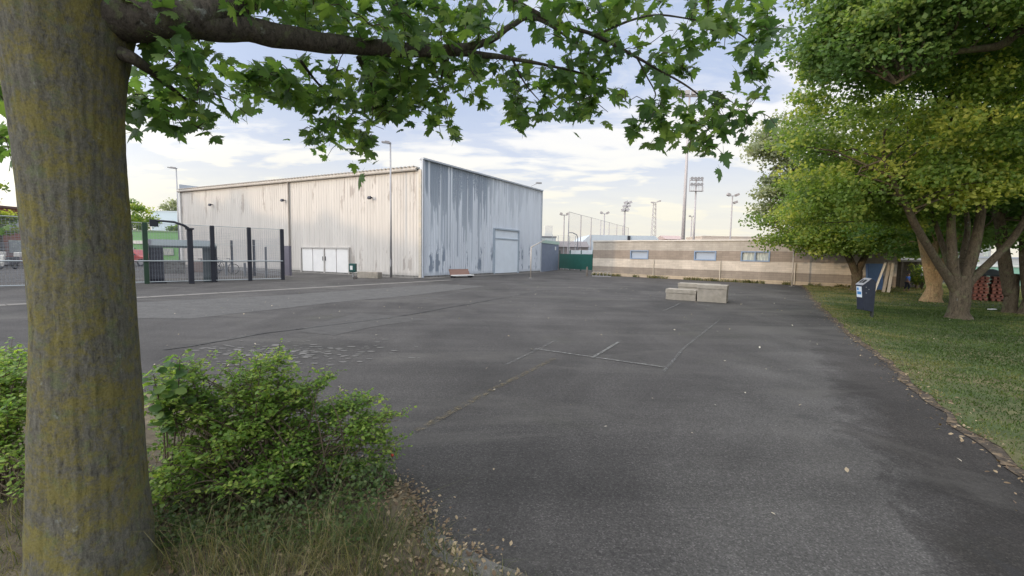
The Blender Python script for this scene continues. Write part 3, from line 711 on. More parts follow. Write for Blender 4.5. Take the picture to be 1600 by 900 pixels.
# left background
e, L, h = houseblock('green_building', 'bright green walled low building behind the ball court', 192, 285, 362, 58, 8, mat('bright_green_render', (.16, .36, .14), .7, var=.1), mat('green_roof_edge', (.20, .30, .18), .8))
MB().box((-1.5, -4.05, h*.62), (5.5, .1, .45)).build('pale_stripe', M_offwhite, e)
for i in range(3): MB().box((-3+2.6*i, -4.05, h*.3), (1.3, .1, .9)).build('window', M_wdk, e)
e, L, h = houseblock('pale_blue_block', 'plain pale blue grey block rising behind the green building', 239, 292, 331, 76, 10, mat('pale_blue_render', (.48, .58, .66), .8, var=.06), mat('pale_blue_roof', (.50, .58, .64), .8))
M_brick = blockmat('red_brick', (.30, .13, .085))
def terrace(label, y0, y1, h, X=-46.5, dep=8, ridge=1.2):
    e = thing('brick_house', label, 'house', (X-dep/2, (y0+y1)/2, 0)); L = y1-y0
    MB().box((0, 0, h/2), (dep, L, h)).build('wall', M_brick, e)
    if ridge: r_ = MB().prism([(-dep/2-.3, h+.002), (dep/2+.3, h+.002), (0, h+ridge)], -L/2, L/2, 'y')
    else: r_ = MB().box((0, 0, h+.1), (dep+.2, L, .2))
    r_.build('roof', mat('roof_tiles', (.16, .10, .08), .85, var=.2), e)
    k = max(1, int(L/3.5))
    for i in range(k):
        for zz_ in ((1.5, h-1.6) if h > 4.5 else (1.6,)):
            MB().box((dep/2+.01, -L/2+L*(i+.5)/k, zz_), (.08, 1.1, 1.2)).build('window', M_wdk, e)
    return e
terrace('red brick flat topped house at the left edge behind louvred fence', 38.6, 52, 5.0, ridge=0)
terrace('taller brick terrace house out at the far left of the yard', 22, 37.2, 7.9, ridge=1.4)
terrace('brick terrace house with dark tiled ridge left of the trunk', 9, 21.8, 8.3, ridge=1.6)
terrace('long brick terrace house out to the left of the yard', -9, 8.8, 8.6, ridge=1.6)
terrace('higher brick terrace house to the left behind the camera', -20, -9.2, 10.0, ridge=1.8)
terrace('highest brick building to the left behind the camera', -60, -20.2, 11.6, ridge=1.9)

# ================================================================ POLES AND MASTS
def street_lamp(P, h, label, dirx, r=.055, head=.55):
    e = thing('street_lamp', label, 'street lamp', P)
    MB().tube([(0, 0, 0), (0, 0, h*.45), (0, 0, h)], [r*1.5, r*1.1, r*.8], 10).build('pole', M_galv, e, smooth=True)
    b = MB(); b.box((dirx*head*.45, 0, h+.04), (head, .26, .10), 0, 0, -.10*dirx); b.box((dirx*head*.35, 0, h+.11), (head*.5, .2, .06), 0, 0, -.1*dirx); b.build('lamp_head', mat('lamp_housing', (.22, .22, .24), .5), e, bevel=.02)
    MB().box((dirx*head*.5, 0, h-.012), (head*.6, .2, .03), 0, 0, -.1*dirx).build('lens', M_glass, e)
    MB().box((0, -r*1.4, .9), (.09, .05, .45)).build('access_hatch', M_galv, e)
    return e
P = gnd(611, 433.5); street_lamp(P, heightat(608, 224, P), 'tall grey lamp post in front of the cream hall wall', -1)
P = at(281, 400, 47); P.z = 0; street_lamp(P, heightat(274, 263, P), 'grey lamp post standing past the left end of the hall', -1, .07, .9)

def twin(u, vt, Y, label, heads=2, wpx=10):
    P = at(u, 380, Y); P.z = 0; h = at(u, vt, Y).z; e = thing('pitch_lamp', label, 'lamp mast', P, group='lamp masts around the pitches')
    r = Y*.0018
    MB().tube([(0, 0, 0), (0, 0, h)], [r*1.2, r*.7], 8).build('pole', M_mast, e)
    s = Y*wpx/F/2; b = MB(); b.box((0, 0, h), (s*1.4, .12, .1)); b.build('crossarm', M_mast, e)
    for i in range(heads):
        x = s*(-1 if i == 0 else 1) if i < 2 else s*.7
        MB().box((x, -.1, h+(.15 if i < 2 else -.9)), (s*.75, .5, .32), 0, 0, (.45 if x < 0 else -.45)).build('lamp_head', mat('floodlight_housing', (.30, .28, .28), .5), e)
    return e
twin(880.5, 336, 62, 'twin headed lamp mast just right of the hall end')
twin(943, 334, 70, 'twin headed lamp mast above the pale warehouse roof')
twin(1079, 338.5, 110, 'faint distant lamp mast between the two tall masts', wpx=7)
twin(1140.5, 306, 62, 'three headed lamp mast right of the big floodlight', 3, 13)
# thin curved lamp near gate
P = at(902, 400, 52); P.z = 0; h = at(900, 364, 52).z; e = thing('curved_lamp', 'short curved neck lamp behind the green gate', 'lamp', P)
MB().tube([(0, 0, 0), (0, 0, h-.6), (-.15, 0, h-.2), (-.6, 0, h)], .06, 6).build('pole', mat('dark_pole', (.16, .17, .19), .5), e)
MB().box((-.85, 0, h+.03), (.55, .2, .1)).build('lamp_head', M_galv, e)
# tall bare mast running up into the leaves
P = at(1067, 375, 60); P.z = 0; h = at(1080, 150, 60).z; e = thing('tall_mast', 'tallest plain tapering mast rising into the overhanging leaves', 'mast', P)
MB().tube([(0, 0, 0), (0, 0, h*.5), (0, 0, h)], [.27, .2, .12], 12).build('pole', M_mast, e, smooth=True)
hd = MB(); hd.box((0, 0, h), (3, .3, .2)); hd.build('crossarm', M_mast, e)
for i in range(4): MB().box((-1.3+.87*i, -.25, h+.35), (.6, .4, .5)).build('floodlight', M_mast, e)
# big floodlight rack
Y = 78; P = at(1083.5, 375, Y); P.z = 0; h0 = at(1089, 299, Y).z; h1 = at(1089, 278, Y).z; e = thing('floodlight_mast', 'floodlight mast with a rectangular rack of round lamps', 'floodlight mast', P)
MB().tube([(0, 0, 0), (0, 0, h1)], [.22, .12], 10).build('pole', M_mast, e, smooth=True)
W_ = 20*Y/F; b = MB()
for z in (h0, h0+(h1-h0)*.45, h0+(h1-h0)*.8): b.box((0, 0, z), (W_, .1, .1))
for x in (-W_/2, 0, W_/2): b.box((x, 0, (h0+h1)/2), (.08, .1, h1-h0))
for i in range(9): b.box((-W_/2+W_*i/8, -.3, h0+.35), (.04, .04, .7))
b.box((0, -.3, h0), (W_, .7, .07)); b.box((0, -.6, h0+.7), (W_, .05, .05)); b.build('lamp_rack', M_mast, e)
for j, z in enumerate((h1-.15, h0+(h1-h0)*.50)):
    for i in range(4):
        c = Vector((-W_/2+W_*(i+.5)/4, -.3, z)); MB().cyl(c, c+Vector((0, .35, .06)), .30, .14, 12).build('floodlight', mat('lamp_glass', (.30, .30, .32), .3), e)
# side-on floodlight cluster
Y = 80; P = at(975, 366, Y); P.z = 0; h0 = at(976, 330, Y).z; h1 = at(979, 317, Y).z; e = thing('floodlight_mast', 'floodlight mast with its lamp cluster seen side on', 'floodlight mast', P)
MB().tube([(0, 0, 0), (0, 0, h0)], [.20, .13], 10).build('pole', M_mast, e)
b = MB(); b.tube([(0, 0, h0), (.45, 0, h1)], .08, 6); b.box((0, 0, h0), (1.3, .4, .08)); b.build('lamp_rack', M_mast, e)
for j in range(3):
    for i in range(2):
        f = j/2; MB().box((.45*f-.35+.75*i, -.2, h0+.25+(h1-h0-.2)*f), (.6, .6, .42), 0, 0, -.4).build('floodlight', mat('lamp_shell', (.36, .35, .37), .4), e)
# lattice mast
Y = 90; P = at(1021, 366, Y); P.z = 0; h = at(1022, 317, Y).z; e = thing('lattice_mast', 'slim pale lattice mast between the floodlight masts', 'mast', P)
b = MB(); w0, w1 = 1.1, .45
def lc(z, sx, sy): q = w0+(w1-w0)*z/h; return Vector((sx*q/2, sy*q/2, z))
for sx, sy in ((1, 1), (1, -1), (-1, 1), (-1, -1)): b.tube([lc(0, sx, sy), lc(h, sx, sy)], .05, 5)
k = 14
for i in range(k):
    for (p, q) in (((1, 1), (1, -1)), ((1, -1), (-1, -1)), ((-1, -1), (-1, 1)), ((-1, 1), (1, 1))):
        b.tube([lc(h*i/k, *p), lc(h*(i+1)/k, *q)], .03, 4)
b.build('lattice', M_mast, e)
b = MB(); b.box((.3, 0, h+.15), (1.8, .3, .12), 0, 0, -.2); b.box((.9, 0, h+.35), (.7, .4, .25), 0, 0, -.3); b.box((-.5, 0, h+.1), (.6, .4, .22)); b.build('lamp_head', M_mast, e)
# ball-stop net
posts = [(889, 331), (908, 336), (924, 340), (939, 344), (952, 347.5), (964, 351), (973, 353), (982, 356)]
Ys = [50, 56, 62, 68, 75, 82, 88, 95]
e = thing('ball_net', 'high translucent ball stop netting on slim posts beyond the gate', 'net', (at(889, 380, 50).x, 50, 0)); o0 = e.location.copy()
tops = []
for (u, v), Y in zip(posts, Ys):
    p = at(u, v, Y); tops.append(p); q = Vector((p.x, p.y, 0))
    MB().tube([q-o0, p-o0], [.09, .06], 6).build('post', M_mast, e)
M_net = wornpaint('netting', (.55, .48, .48), .0, .001)
tn = M_net.node_tree
for nd in tn.nodes:
    if nd.type == 'MIX_SHADER':
        for l in list(tn.links):
            if l.to_node == nd and l.to_socket == nd.inputs[0]: tn.links.remove(l)
        nd.inputs[0].default_value = .14
b = MB()
for p, q in zip(tops[:-1], tops[1:]):
    b.quad(Vector((p.x, p.y, .3))-o0, Vector((q.x, q.y, .3))-o0, q-o0, p-o0)
b.build('netting', M_net, e)
b = MB()
for p, q in zip(tops[:-1], tops[1:]): b.tube([p-o0, q-o0], .025, 4)
b.build('top_cable', M_mast, e)
# small mesh fence behind annex
e = thing('mesh_fence', 'low wire fence standing behind the annex roof', 'fence', at(863, 380, 48).xy.to_3d())
o0 = e.location.copy(); Y = 48; xs = [at(u, 380, Y).x-o0.x for u in (863, 872, 881, 890, 899)]; hf = at(870, 368, Y).z
M_fg = mat('fence_grey', (.38, .40, .40), .5)
for x in xs: MB().box((x, 0, hf/2), (.06, .06, hf)).build('post', M_fg, e)
b = MB()
for i in range(22): b.box(((xs[0]+xs[-1])/2, .04, .2+i*(hf-.2)/21), (xs[-1]-xs[0], .012, .012))
b.build('wires', M_galv, e)

# ---- goal-like posts on the yard
def armpost(P, h, label, arm):
    e = thing('court_post', label, 'post', P)
    MB().tube([(0, 0, 0), (0, 0, h-.03)], .042, 10).build('post', mat('cream_post_paint', (.44, .40, .35), .5, var=.15), e, smooth=True)
    MB().box((0, 0, .006), (.22, .22, .012)).build('base_plate', M_galv, e)
    if arm: MB().tube([(0, 0, h-.06), (.14, 0, h+.02), arm], [.040, .036, .028], 8).build('arm', mat('cream_arm_paint', (.44, .41, .36), .5, var=.1), e, smooth=True)
    else: MB().box((.0, 0, h), (.22, .12, .05)).build('cap', M_galv, e)
    return e
P = gnd(829, 434.5); armpost(P, heightat(830, 385, P), 'white painted post with angled arm near the hall end wall', (.95, .8, heightat(830, 385, P)+.48))
P = gnd(1237, 447.5); armpost(P, heightat(1238, 391, P), 'plain cream post before the right half of the banded building', None)

# ================================================================ FURNITURE ON THE YARD
# concrete blocks
a = gnd(1040, 467.8); bb = gnd(1134.5, 474); d = (bb-a).normalized(); ab = math.atan2(d.y, d.x); tot = (bb-a).length
sm = gnd(1087, 471.2); w1_ = (sm-a).length; w2_ = tot-w1_-.02
print('blocks', a, bb, tot, w1_, w2_)
def block(label, x0, wdt, y0, dep, h):
    c = a+d*(x0+wdt/2)+Vector((-d.y, d.x, 0))*(y0+dep/2)
    b = MB().box((0, 0, h/2-.075), (wdt, dep, h-.15)).box((0, 0, h-.074), (wdt+.03, dep+.03, .148))
    o = b.build('concrete_block', M_conc, None, loc=c, rz=ab, bevel=.012); return tag(o, label, 'concrete block', 'concrete blocks clustered on the yard')
block('low concrete block at the left front of the cluster', 0, w1_-.02, 0, .62, .40)
block('largest concrete block at the right front of the cluster', w1_+.02, w2_, 0, .64, .62)
block('rear concrete block behind the low one', .30, w1_+.35, .72, .55, .60)

# litter bin at right
P = gnd(1358, 496.5)
e = thing('litter_bin', 'charcoal post mounted litter bin with sloping lid on the lawn edge', 'litter bin', P, R(-6))
M_bin = mat('bin_coating', (.030, .036, .055), .5, metal=.2, var=.2, vscale=8)
# local: front faces -X ; body x from -.40 .. 0
body = MB(); prof = [(-.25, .22), (.0, .18), (.02, 1.0), (-.05, 1.08), (-.11, 1.085), (-.325, .90), (-.32, .86)]
body.prism(prof, -.138, .138, 'y'); body.build('body', M_bin, e, bevel=.012)
MB().box((.06, 0, .5), (.05, .07, 1.0)).build('post', mat('post_coating', (.05, .055, .05), .5), e)
sl_ = math.atan2(1.085-.90, .215); c = Vector((-.218, 0, .995))
MB().box(c+Vector((-.005, 0, .012)), (.285, .282, .018), 0, 0, -sl_).build('lid', mat('lid_steel', (.42, .42, .45), .4, metal=.3), e)
lid = e.children[-1]
MB().box(c+Vector((-.012, .0, .022)), (.13, .19, .008), 0, 0, -sl_).build('opening', M_black, lid)
MB().box(c+Vector((-.014, .0, .026)), (.13, .012, .010), 0, 0, -sl_).build('divider', mat('divider_steel', (.35, .35, .37), .4), lid)
fa = math.atan2(.66, -.08); 
def front(z): return -.25-.07*(z-.22)/.64
st = MB(); st.box((front(.72)-.006, 0, .72), (.008, .20, .30), 0, 0, math.atan(-.08/.66)); stk_ = st.build('sticker', mat('sticker_white', (.70, .75, .80), .4), e)
st = MB(); st.box((front(.69)-.012, -.01, .69), (.006, .15, .08), 0, 0, math.atan(-.08/.66)); st.box((front(.80)-.012, .04, .80), (.006, .07, .07), 0, 0, math.atan(-.08/.66)); st.build('sticker_print', mat('sticker_blue', (.05, .22, .50), .4), stk_)
b = MB(); 
for xx, zz_ in ((-.28, .86), (-.21, .80), (-.27, .70)): b.cyl((xx+.05, -.148, zz_), (xx+.05, -.134, zz_), .012, n=8)
b.build('lock_bolts', M_galv, e)

# small green bin + low kerb block by hall
P = gnd(551.5, 432.5); e = thing('waste_bin', 'small dark green bin with pale sticker before the cream wall', 'litter bin', P)
h = heightat(551, 411, P)
MB().box((0, 0, h*.3), (.07, .05, h*.6)).build('post', M_galv, e)
MB().box((0, 0, h*.66), (.42, .32, h*.62)).build('body', mat('bin_green', (.015, .07, .065), .5, var=.1), e, bevel=.04)
MB().box((-.04, -.165, h*.66), (.16, .01, h*.3)).build('sticker', M_white, e)
p, q = gnd(560, 434), gnd(592, 435.5); dq = q-p
o = MB().box((0, 0, .19), (dq.length, .4, .38)).build('kerb_block', M_conc, None, loc=(p+q)/2+Vector((0, .2, 0)), rz=math.atan2(dq.y, dq.x), bevel=.015)
tag(o, 'long low concrete block beside the small green bin', 'concrete block')
P = gnd(555, 436); o = MB().prism([(-.12, 0), (.1, 0), (.13, .1), (.03, .19), (-.09, .14)], -.08, .08, 'y').build('stone', mat('dark_stone', (.10, .09, .085), .9, var=.3), None, loc=P, bevel=.03)
tag(o, 'fist sized dark stone lying beside the low concrete block', 'stone')
# bench-like ramp
P0, P1 = gnd(709, 434.5), gnd(741, 433.5); dq = P1-P0; L = dq.length; an_ = math.atan2(dq.y, dq.x)
e = thing('bench_ramp', 'slanted brown board with white slab against the flaking wall', 'bench', P0, an_)
MB().prism([(.0, .12), (.42, .12), (.42, .18), (.0, .18)], .05, L, 'x').build('white_slab', M_white, e, bevel=.01)
b = MB(); b.prism([(.42, .14), (.60, .52), (.57, .55), (.38, .18)], .02, L-.08, 'x'); b.build('backboard', mat('red_brown_wood', (.22, .13, .10), .6, var=.2, vscale=4, stretch=(.3, 4, 4)), e)
for x in (.12, L-.15): MB().box((x, .25, .06), (.07, .45, .12)).build('support', M_black, e)

# ---- ball court enclosure on the left
M_post = mat('court_post_coating', (.030, .032, .042), .55, var=.15)
M_postg = mat('court_post_green', (.028, .06, .036), .55, var=.15)
c0, c1 = gnd(230, 443.5), gnd(442, 437.3); dc = (c1-c0).normalized(); LC = (c1-c0).length; ac = math.atan2(dc.y, dc.x); nc = Vector((-dc.y, dc.x, 0))
print('court', c0, c1, LC)
cf = thing('court_fence', 'dark posted wire fence round the ball court before the hall', 'fence', c0, ac); HF = 2.72
cpos = [0.0, wallhit(334, 440, c0, dc)[0], wallhit(391, 439, c0, dc)[0], LC]
for i, x in enumerate([-6.5, -3.2]+cpos):
    MB().box((x, 0, HF/2), (.17, .13, HF)).build('post', M_postg if i == 2 else M_post, cf, bevel=.01)
    if i == 2: cf.children[-1]['label'] = 'dark green post'
RL, RD = 9.5, 9.5
for x in (LC, ):
    for j in (1, 2):
        MB().box((x, RD*j/2, 1.1), (.12, .12, 2.2)).build('post', M_post, cf)
b = MB(); k = 44
for i in range(k):
    z = .25+(HF-.3)*i/(k-1); b.box(((LC-6.5)/2, 0, z), (LC+6.5, .006, .008))
x = -6.5
while x < LC: b.box((x, .01, HF/2), (.006, .006, HF-.2)); x += .1
b.build('front_mesh', mat('mesh_wire', (.32, .34, .37), .5), cf)
b = MB()
for i in range(k//2): b.box((LC, RD/2, .25+2.0*i/(k//2-1)), (.006, RD, .008))
x = 0
while x < RD: b.box((LC, x, 1.2), (.006, .006, 2.0)); x += .2
for i in range(k//2): b.box(((LC-6.5)/2, RD, .25+(HF-.3)*i/(k//2-1)), (LC+6.5, .005, .007))
b.build('rear_mesh', mat('mesh_wire_grey', (.30, .32, .35), .5), cf)
b = MB(); b.tube([(-6.5, -.08, 1.02), (LC, -.08, 1.02)], .028, 8); b.tube([(-6.5, -.0, HF-.02), (LC, -.0, HF-.02)], .014, 6); b.tube([(-6.5, 0, .08), (LC, 0, .08)], .02, 6); b.tube([(cpos[1], -.02, 1.82), (LC, -.02, 1.82)], .01, 6)
b.build('rail', mat('rail_steel', (.42, .46, .46), .35, metal=.5), cf)
# backs of court: short posts
for u, vb, vt in ((354, 430, 409), (383, 432, 411), (416, 433.5, 386)):
    p = gnd(u, vb); hh_ = heightat(u, vt, p); p = p-c0; xl = p.dot(dc); yl = p.dot(nc)
    MB().box((xl, yl, hh_/2), (.10, .10, hh_)).build('post', mat('weathered_post', (.17, .18, .19), .6, var=.15), cf)
# right-hand leaning board on end post
p = gnd(449, 434.2)-c0; MB().box((p.dot(dc), p.dot(nc), 1.0), (.14, .8, 1.7), .1).build('end_panel', mat('faded_panel', (.16, .15, .18), .6, var=.1), cf)
# goal cage with canopy
gp0, gp1 = gnd(236, 443.0), gnd(342, 440.5); dg = (gp1-gp0).normalized(); LG = (gp1-gp0).length
gc = thing('goal_shelter', 'dark steel goal shelter with canopy inside the ball court', 'goal', gp0, math.atan2(dg.y, dg.x)); HG = 1.78
gc.location = gp0+nc*.18
M_gp = mat('dark_panel', (.028, .030, .045), .5, var=.15, vscale=3); M_gp2 = mat('grey_green_panel', (.10, .125, .13), .55, var=.15, vscale=3)
MB().prism([(0, 0), (1.15, 0), (1.15, HG+.22), (.9, HG+.22), (0, HG-.05)], 0, .09, 'x').build('side_panel', M_gp, gc)
MB().box((.28, .01, .86), (.46, .09, 1.70)).build('front_panel', M_gp, gc, bevel=.008)
MB().prism([(0, 0), (.45, 0), (.45, HG+.05), (0, HG-.05)], LG-.1, LG, 'x').build('side_panel', M_gp, gc)
MB().box((LG-.36, .10, .86), (.42, .09, 1.70)).build('front_panel', M_gp2, gc, bevel=.008)
b = MB(); b.add([(0, -.05, HG-.06), (LG, -.05, HG-.06), (LG, 1.2, HG+.24), (0, 1.2, HG+.24), (0, -.05, HG-.16), (LG, -.05, HG-.16), (LG, 1.2, HG+.14), (0, 1.2, HG+.14)], [(0, 1, 2, 3), (7, 6, 5, 4), (0, 4, 5, 1), (1, 5, 6, 2), (2, 6, 7, 3), (3, 7, 4, 0)])
b.build('canopy', M_gp2, gc)
b = MB()
for x in (.12, .55): b.box((x, .02, .02), (.08, .1, .05))
b.build('foot', M_black, gc)
# basketball hoop
hp = gnd(299.5, 443.2); e = thing('basketball_hoop', 'dark hoop post with curved arm reaching left over the court', 'basketball hoop', hp, ac)
hh_ = heightat(301, 358, hp); print('hoop', hp, hh_)
MB().box((0, 0, hh_/2), (.20, .16, hh_)).build('post', M_post, e, bevel=.015)
MB().box((0, 0, hh_+.01), (.3, .24, .08)).build('post_cap', M_post, e, bevel=.01)
MB().tube([(0, 0, hh_), (-.22, 0, hh_+.16), (-.55, .0, hh_+.28), (-.95, .02, hh_+.30), (-1.15, .02, hh_+.30)], [.055, .055, .05, .045, .045], 8).build('arm', M_post, e, smooth=True)
MB().box((-1.25, .02, hh_+.19), (.30, .06, .30), .2).build('backboard', M_post, e)

# ---- bicycles by the rack (beyond court)
def bicycle(label, P, rz):
    e = thing('bicycle', label, 'bicycle', P, rz, 'bicycles parked beside the hall')
    for x in (-.52, .52):
        t_ = MB().torus((x, 0, .34), .32, .018, (0, 1, 0)).build('tyre', M_black, e); sp_ = MB()
        for i in range(8):
            th = math.pi*i/8; sp_.tube([(x-.31*math.cos(th), 0, .34-.31*math.sin(th)), (x+.31*math.cos(th), 0, .34+.31*math.sin(th))], .003, 4)
        sp_.build('spokes', M_galv, t_)
    f = MB(); bbk = (-.08, 0, .30); seat = (-.22, 0, .80); head = (.34, 0, .78)
    for p, q in ((bbk, seat), (seat, head), (bbk, (.37, 0, .70)), ((-.52, 0, .34), bbk), ((-.52, 0, .34), (-.20, 0, .72)), (head, (.52, 0, .34)), (head, (.30, 0, .98))): f.tube([p, q], .018, 6)
    f.build('frame', mat('bike_frame', (.12, .13, .16), .4), e)
    MB().tube([(.22, -.26, 1.0), (.30, -.05, 1.0), (.30, .05, 1.0), (.22, .26, 1.0)], .014, 6).build('handlebar', M_black, e)
    MB().prism([(-.36, -.08), (-.32, -.09), (-.08, -.02), (-.08, .02), (-.32, .09), (-.36, .08)], .86, .91).build('saddle', M_black, e)
    return e
b0 = bicycle('bicycle standing in the open behind the goal shelter', gnd(351, 429), ac+.1)
dup(b0, gnd(318, 424), ac+.6, 'bicycle leaning half hidden behind the hoop post')
dup(b0, gnd(334, 423.5), ac+.5, 'bicycle half hidden behind the shelter rear panel')
# low wall / rack behind goal
p, q = gnd(248, 427), gnd(290, 426.5); dq = q-p
e = tag(MB().box((0, 0, .42), (dq.length, .3, .85)).build('low_wall', M_conc_dark, None, loc=(p+q)/2, rz=math.atan2(dq.y, dq.x), bevel=.02), 'low grey wall seen through the goal shelter', 'wall')
p, q = gnd(303, 425), gnd(322, 425); dq = q-p
e = tag(MB().box((0, 0, .35), (dq.length, .3, .7)).build('low_wall', mat('reddish_wall', (.24, .19, .17), .9, var=.2), None, loc=(p+q)/2, rz=math.atan2(dq.y, dq.x), bevel=.02), 'short reddish low wall right of the hoop post', 'wall')

# ---- red parked car (partly behind the trunk)
P = at(205, 400, 38); P.z = 0
e = thing('parked_car', 'red car parked before the green building beside the trunk', 'car', P, R(8))
M_red = mat('red_car_paint', (.42, .05, .04), .3, spec=.6)
prof = [(-2.0, .35), (2.0, .35), (2.05, .75), (1.1, .92), (.5, 1.42), (-1.3, 1.42), (-1.95, .98), (-2.05, .6)]
MB().prism(prof, -.82, .82, 'y').build('body', M_red, e, bevel=.08)
MB().prism([(.92, .96), (.46, 1.36), (-1.22, 1.36), (-1.7, .98)], -.835, .835, 'y').build('side_window', mat('car_glass', (.04, .05, .06), .1, spec=.8), e)
for x in (-1.3, 1.3):
    for y in (-.78, .78):
        t_ = MB().cyl((x, y-.1, .32), (x, y+.1, .32), .32, n=18).build('wheel', M_black, e); MB().cyl((x, y-.11, .32), (x, y+.11, .32), .19, n=12).build('rim', M_galv, t_)
for x in (2.02,):
    for y in (-.6, .6): MB().box((x, y, .7), (.08, .3, .15)).build('headlight', M_white, e)
# ---- scooters at left edge
M_scoot = mat('scooter_white', (.62, .60, .55), .4)
def scooter(label, P, rz):
    e = thing('scooter', label, 'scooter', P, rz, 'scooters parked at the left edge')
    for x in (-.6, .6): MB().torus((x, 0, .24), .19, .055, (0, 1, 0), 16, 8).build('wheel', M_black, e)
    MB().prism([(-.85, .42), (-.3, .3), (.25, .24), (.35, .34), (-.02, .42), (-.12, .72), (-.8, .74)], -.15, .15, 'y').build('body', mat('scooter_body_dark', (.06, .06, .07), .4), e, bevel=.03)
    MB().prism([(.62, .2), (.52, .3), (.36, .85), (.42, 1.0), (.52, .95), (.66, .45)], -.2, .2, 'y').build('front_shield', M_scoot, e, bevel=.03)
    MB().prism([(-.82, .745), (-.1, .73), (-.12, .80), (-.8, .84)], -.13, .13, 'y').build('seat', M_black, e, bevel=.02)
    MB().box((-.95, 0, .98), (.34, .36, .32)).build('top_box', M_scoot, e, bevel=.04)
    MB().tube([(.38, -.32, 1.02), (.44, 0, 1.0), (.38, .32, 1.02)], .018, 6).build('handlebar', M_black, e)
    return e
s0_ = scooter('white topped scooter at the extreme left by the trunk', gnd(12, 421), R(-75))
dup(s0_, gnd(-12, 419), R(-70), 'white topped scooter cut by the left picture edge')
# louvred fence on left
p, q = gnd(-260, 418), gnd(60, 417); dq = q-p
e = thing('louvre_fence', 'grey horizontal slatted fence behind the scooters', 'fence', p, math.atan2(dq.y, dq.x)); L = dq.length
b = MB(); hl = 1.75
for i in range(16): b.box((L/2, 0, .18+i*hl/16), (L, .03, .055))
b.build('slats', mat('slat_grey', (.22, .22, .23), .6, var=.1), e)
x = 0
while x < L: MB().box((x, .05, (hl+.15)/2), (.08, .08, hl+.15)).build('post', M_anth, e); x += 2.4

# ---- bike rack and bollard by banded building
p, q = gnd(927, 433.0), gnd(956, 433.6); dq = (q-p)
e = thing('bike_rack', 'white hoop bicycle rack at the left foot of the banded building', 'bike rack', p+Vector((0, .4, 0)), math.atan2(dq.y, dq.x)); L = dq.length
MB().tube([(0, 0, .05), (L, 0, .05)], .025, 6).build('base_rail', M_galv, e)
n = 5
for i in range(n):
    x = L*(i+.5)/n; MB().tube([(x-.14, 0, .05), (x-.16, -.05, .32), (x-.06, -.08, .42), (x+.06, -.08, .42), (x+.16, -.05, .32), (x+.14, 0, .05)], .013, 6).build('hoop', mat('dull_hoop', (.36, .35, .33), .6), e)
P = gnd(917, 431.5); o = MB().cyl((0, 0, 0), (0, 0, .72), .085, .07, 12).add([], []).build('bollard', mat('old_bollard', (.16, .14, .12), .8, var=.3), None, loc=P, bevel=.02)
tag(o, 'stubby dark bollard standing before the green gate', 'bollard')

# ================================================================ RIGHT BACKGROUND ITEMS
# lean-to shelter
p, q = gnd(1392, 452), gnd(1500, 456); dq = (q-p)
Ls = dq.length; hs = heightat(1400, 407, p)
e = thing('timber_shed', 'dark open timber lean to behind the trees at the lawn end', 'shed', p+Vector((0, 1.5, 0)), math.atan2(dq.y, dq.x))
M_tim = mat('old_timber', (.13, .11, .09), .9, var=.3, vscale=3, stretch=(1, 1, 5))
MB().box((Ls/2, 1.6, hs/2), (Ls, .1, hs)).build('back_wall', M_tim, e)
MB().box((Ls/2, .8, hs+.05), (Ls+.3, 2.0, .1), 0, .06).build('roof', mat('felt_roof', (.20, .19, .17), .9), e)
for x in (0, Ls*.25, Ls*.5, Ls*.75, Ls): MB().box((x, 0, hs/2), (.1, .1, hs)).build('post', M_tim, e)
MB().box((Ls*.12, .1, .95), (.9, .05, .10), 0, 0, -.12).build('pale_plank', mat('pale_plank', (.45, .42, .38), .8), e)
# blue mats and boards leaning
p = gnd(1362, 455.5)
def panel(name, label, cat, uL, uR, vb, vt, m, tilt, th=.12, off=0.0, group=None):
    a_, b__ = gnd(uL, vb), gnd(uR, vb+.5); dq = b__-a_; h = heightat((uL+uR)/2, vt, (a_+b__)/2)
    o = MB().box((0, 0, h/2), (dq.length, th, h), 0, -tilt).build(name, m, None, loc=(a_+b__)/2+Vector((0, off, 0)), rz=math.atan2(dq.y, dq.x), bevel=.01)
    return tag(o, label, cat, group)
panel('blue_mat', 'big blue gym mat leaning beside the second tree trunk', 'mat', 1353, 1376, 453, 412, mat('blue_vinyl', (.075, .15, .31), .5, var=.2, vscale=2), .12, .2)
a_ = gnd(1373, 456); h = heightat(1384, 409, a_)
o = MB().box((0, 0, h/2), (.07, .6, h), 0, 0, .22).build('white_board', M_white, None, loc=a_, rz=R(-38)); tag(o, 'white edged board leaning against the blue mat', 'board')
a_ = gnd(1383, 456.5)
o = MB().box((0, 0, h/2), (.12, 1.0, h), 0, 0, .10).build('grey_board', mat('grey_timber', (.36, .33, .29), .8, var=.2), None, loc=a_, rz=R(-40)); tag(o, 'grey timber board upright beside the white one', 'board')
a_ = gnd(1389.5, 457)
o = MB().box((0, 0, h/2), (.12, .9, h-.05), 0, 0, .06).build('grey_board', mat('pale_timber', (.44, .42, .38), .8, var=.2), None, loc=a_, rz=R(-40)); tag(o, 'paler board nearest the timber lean to', 'board')
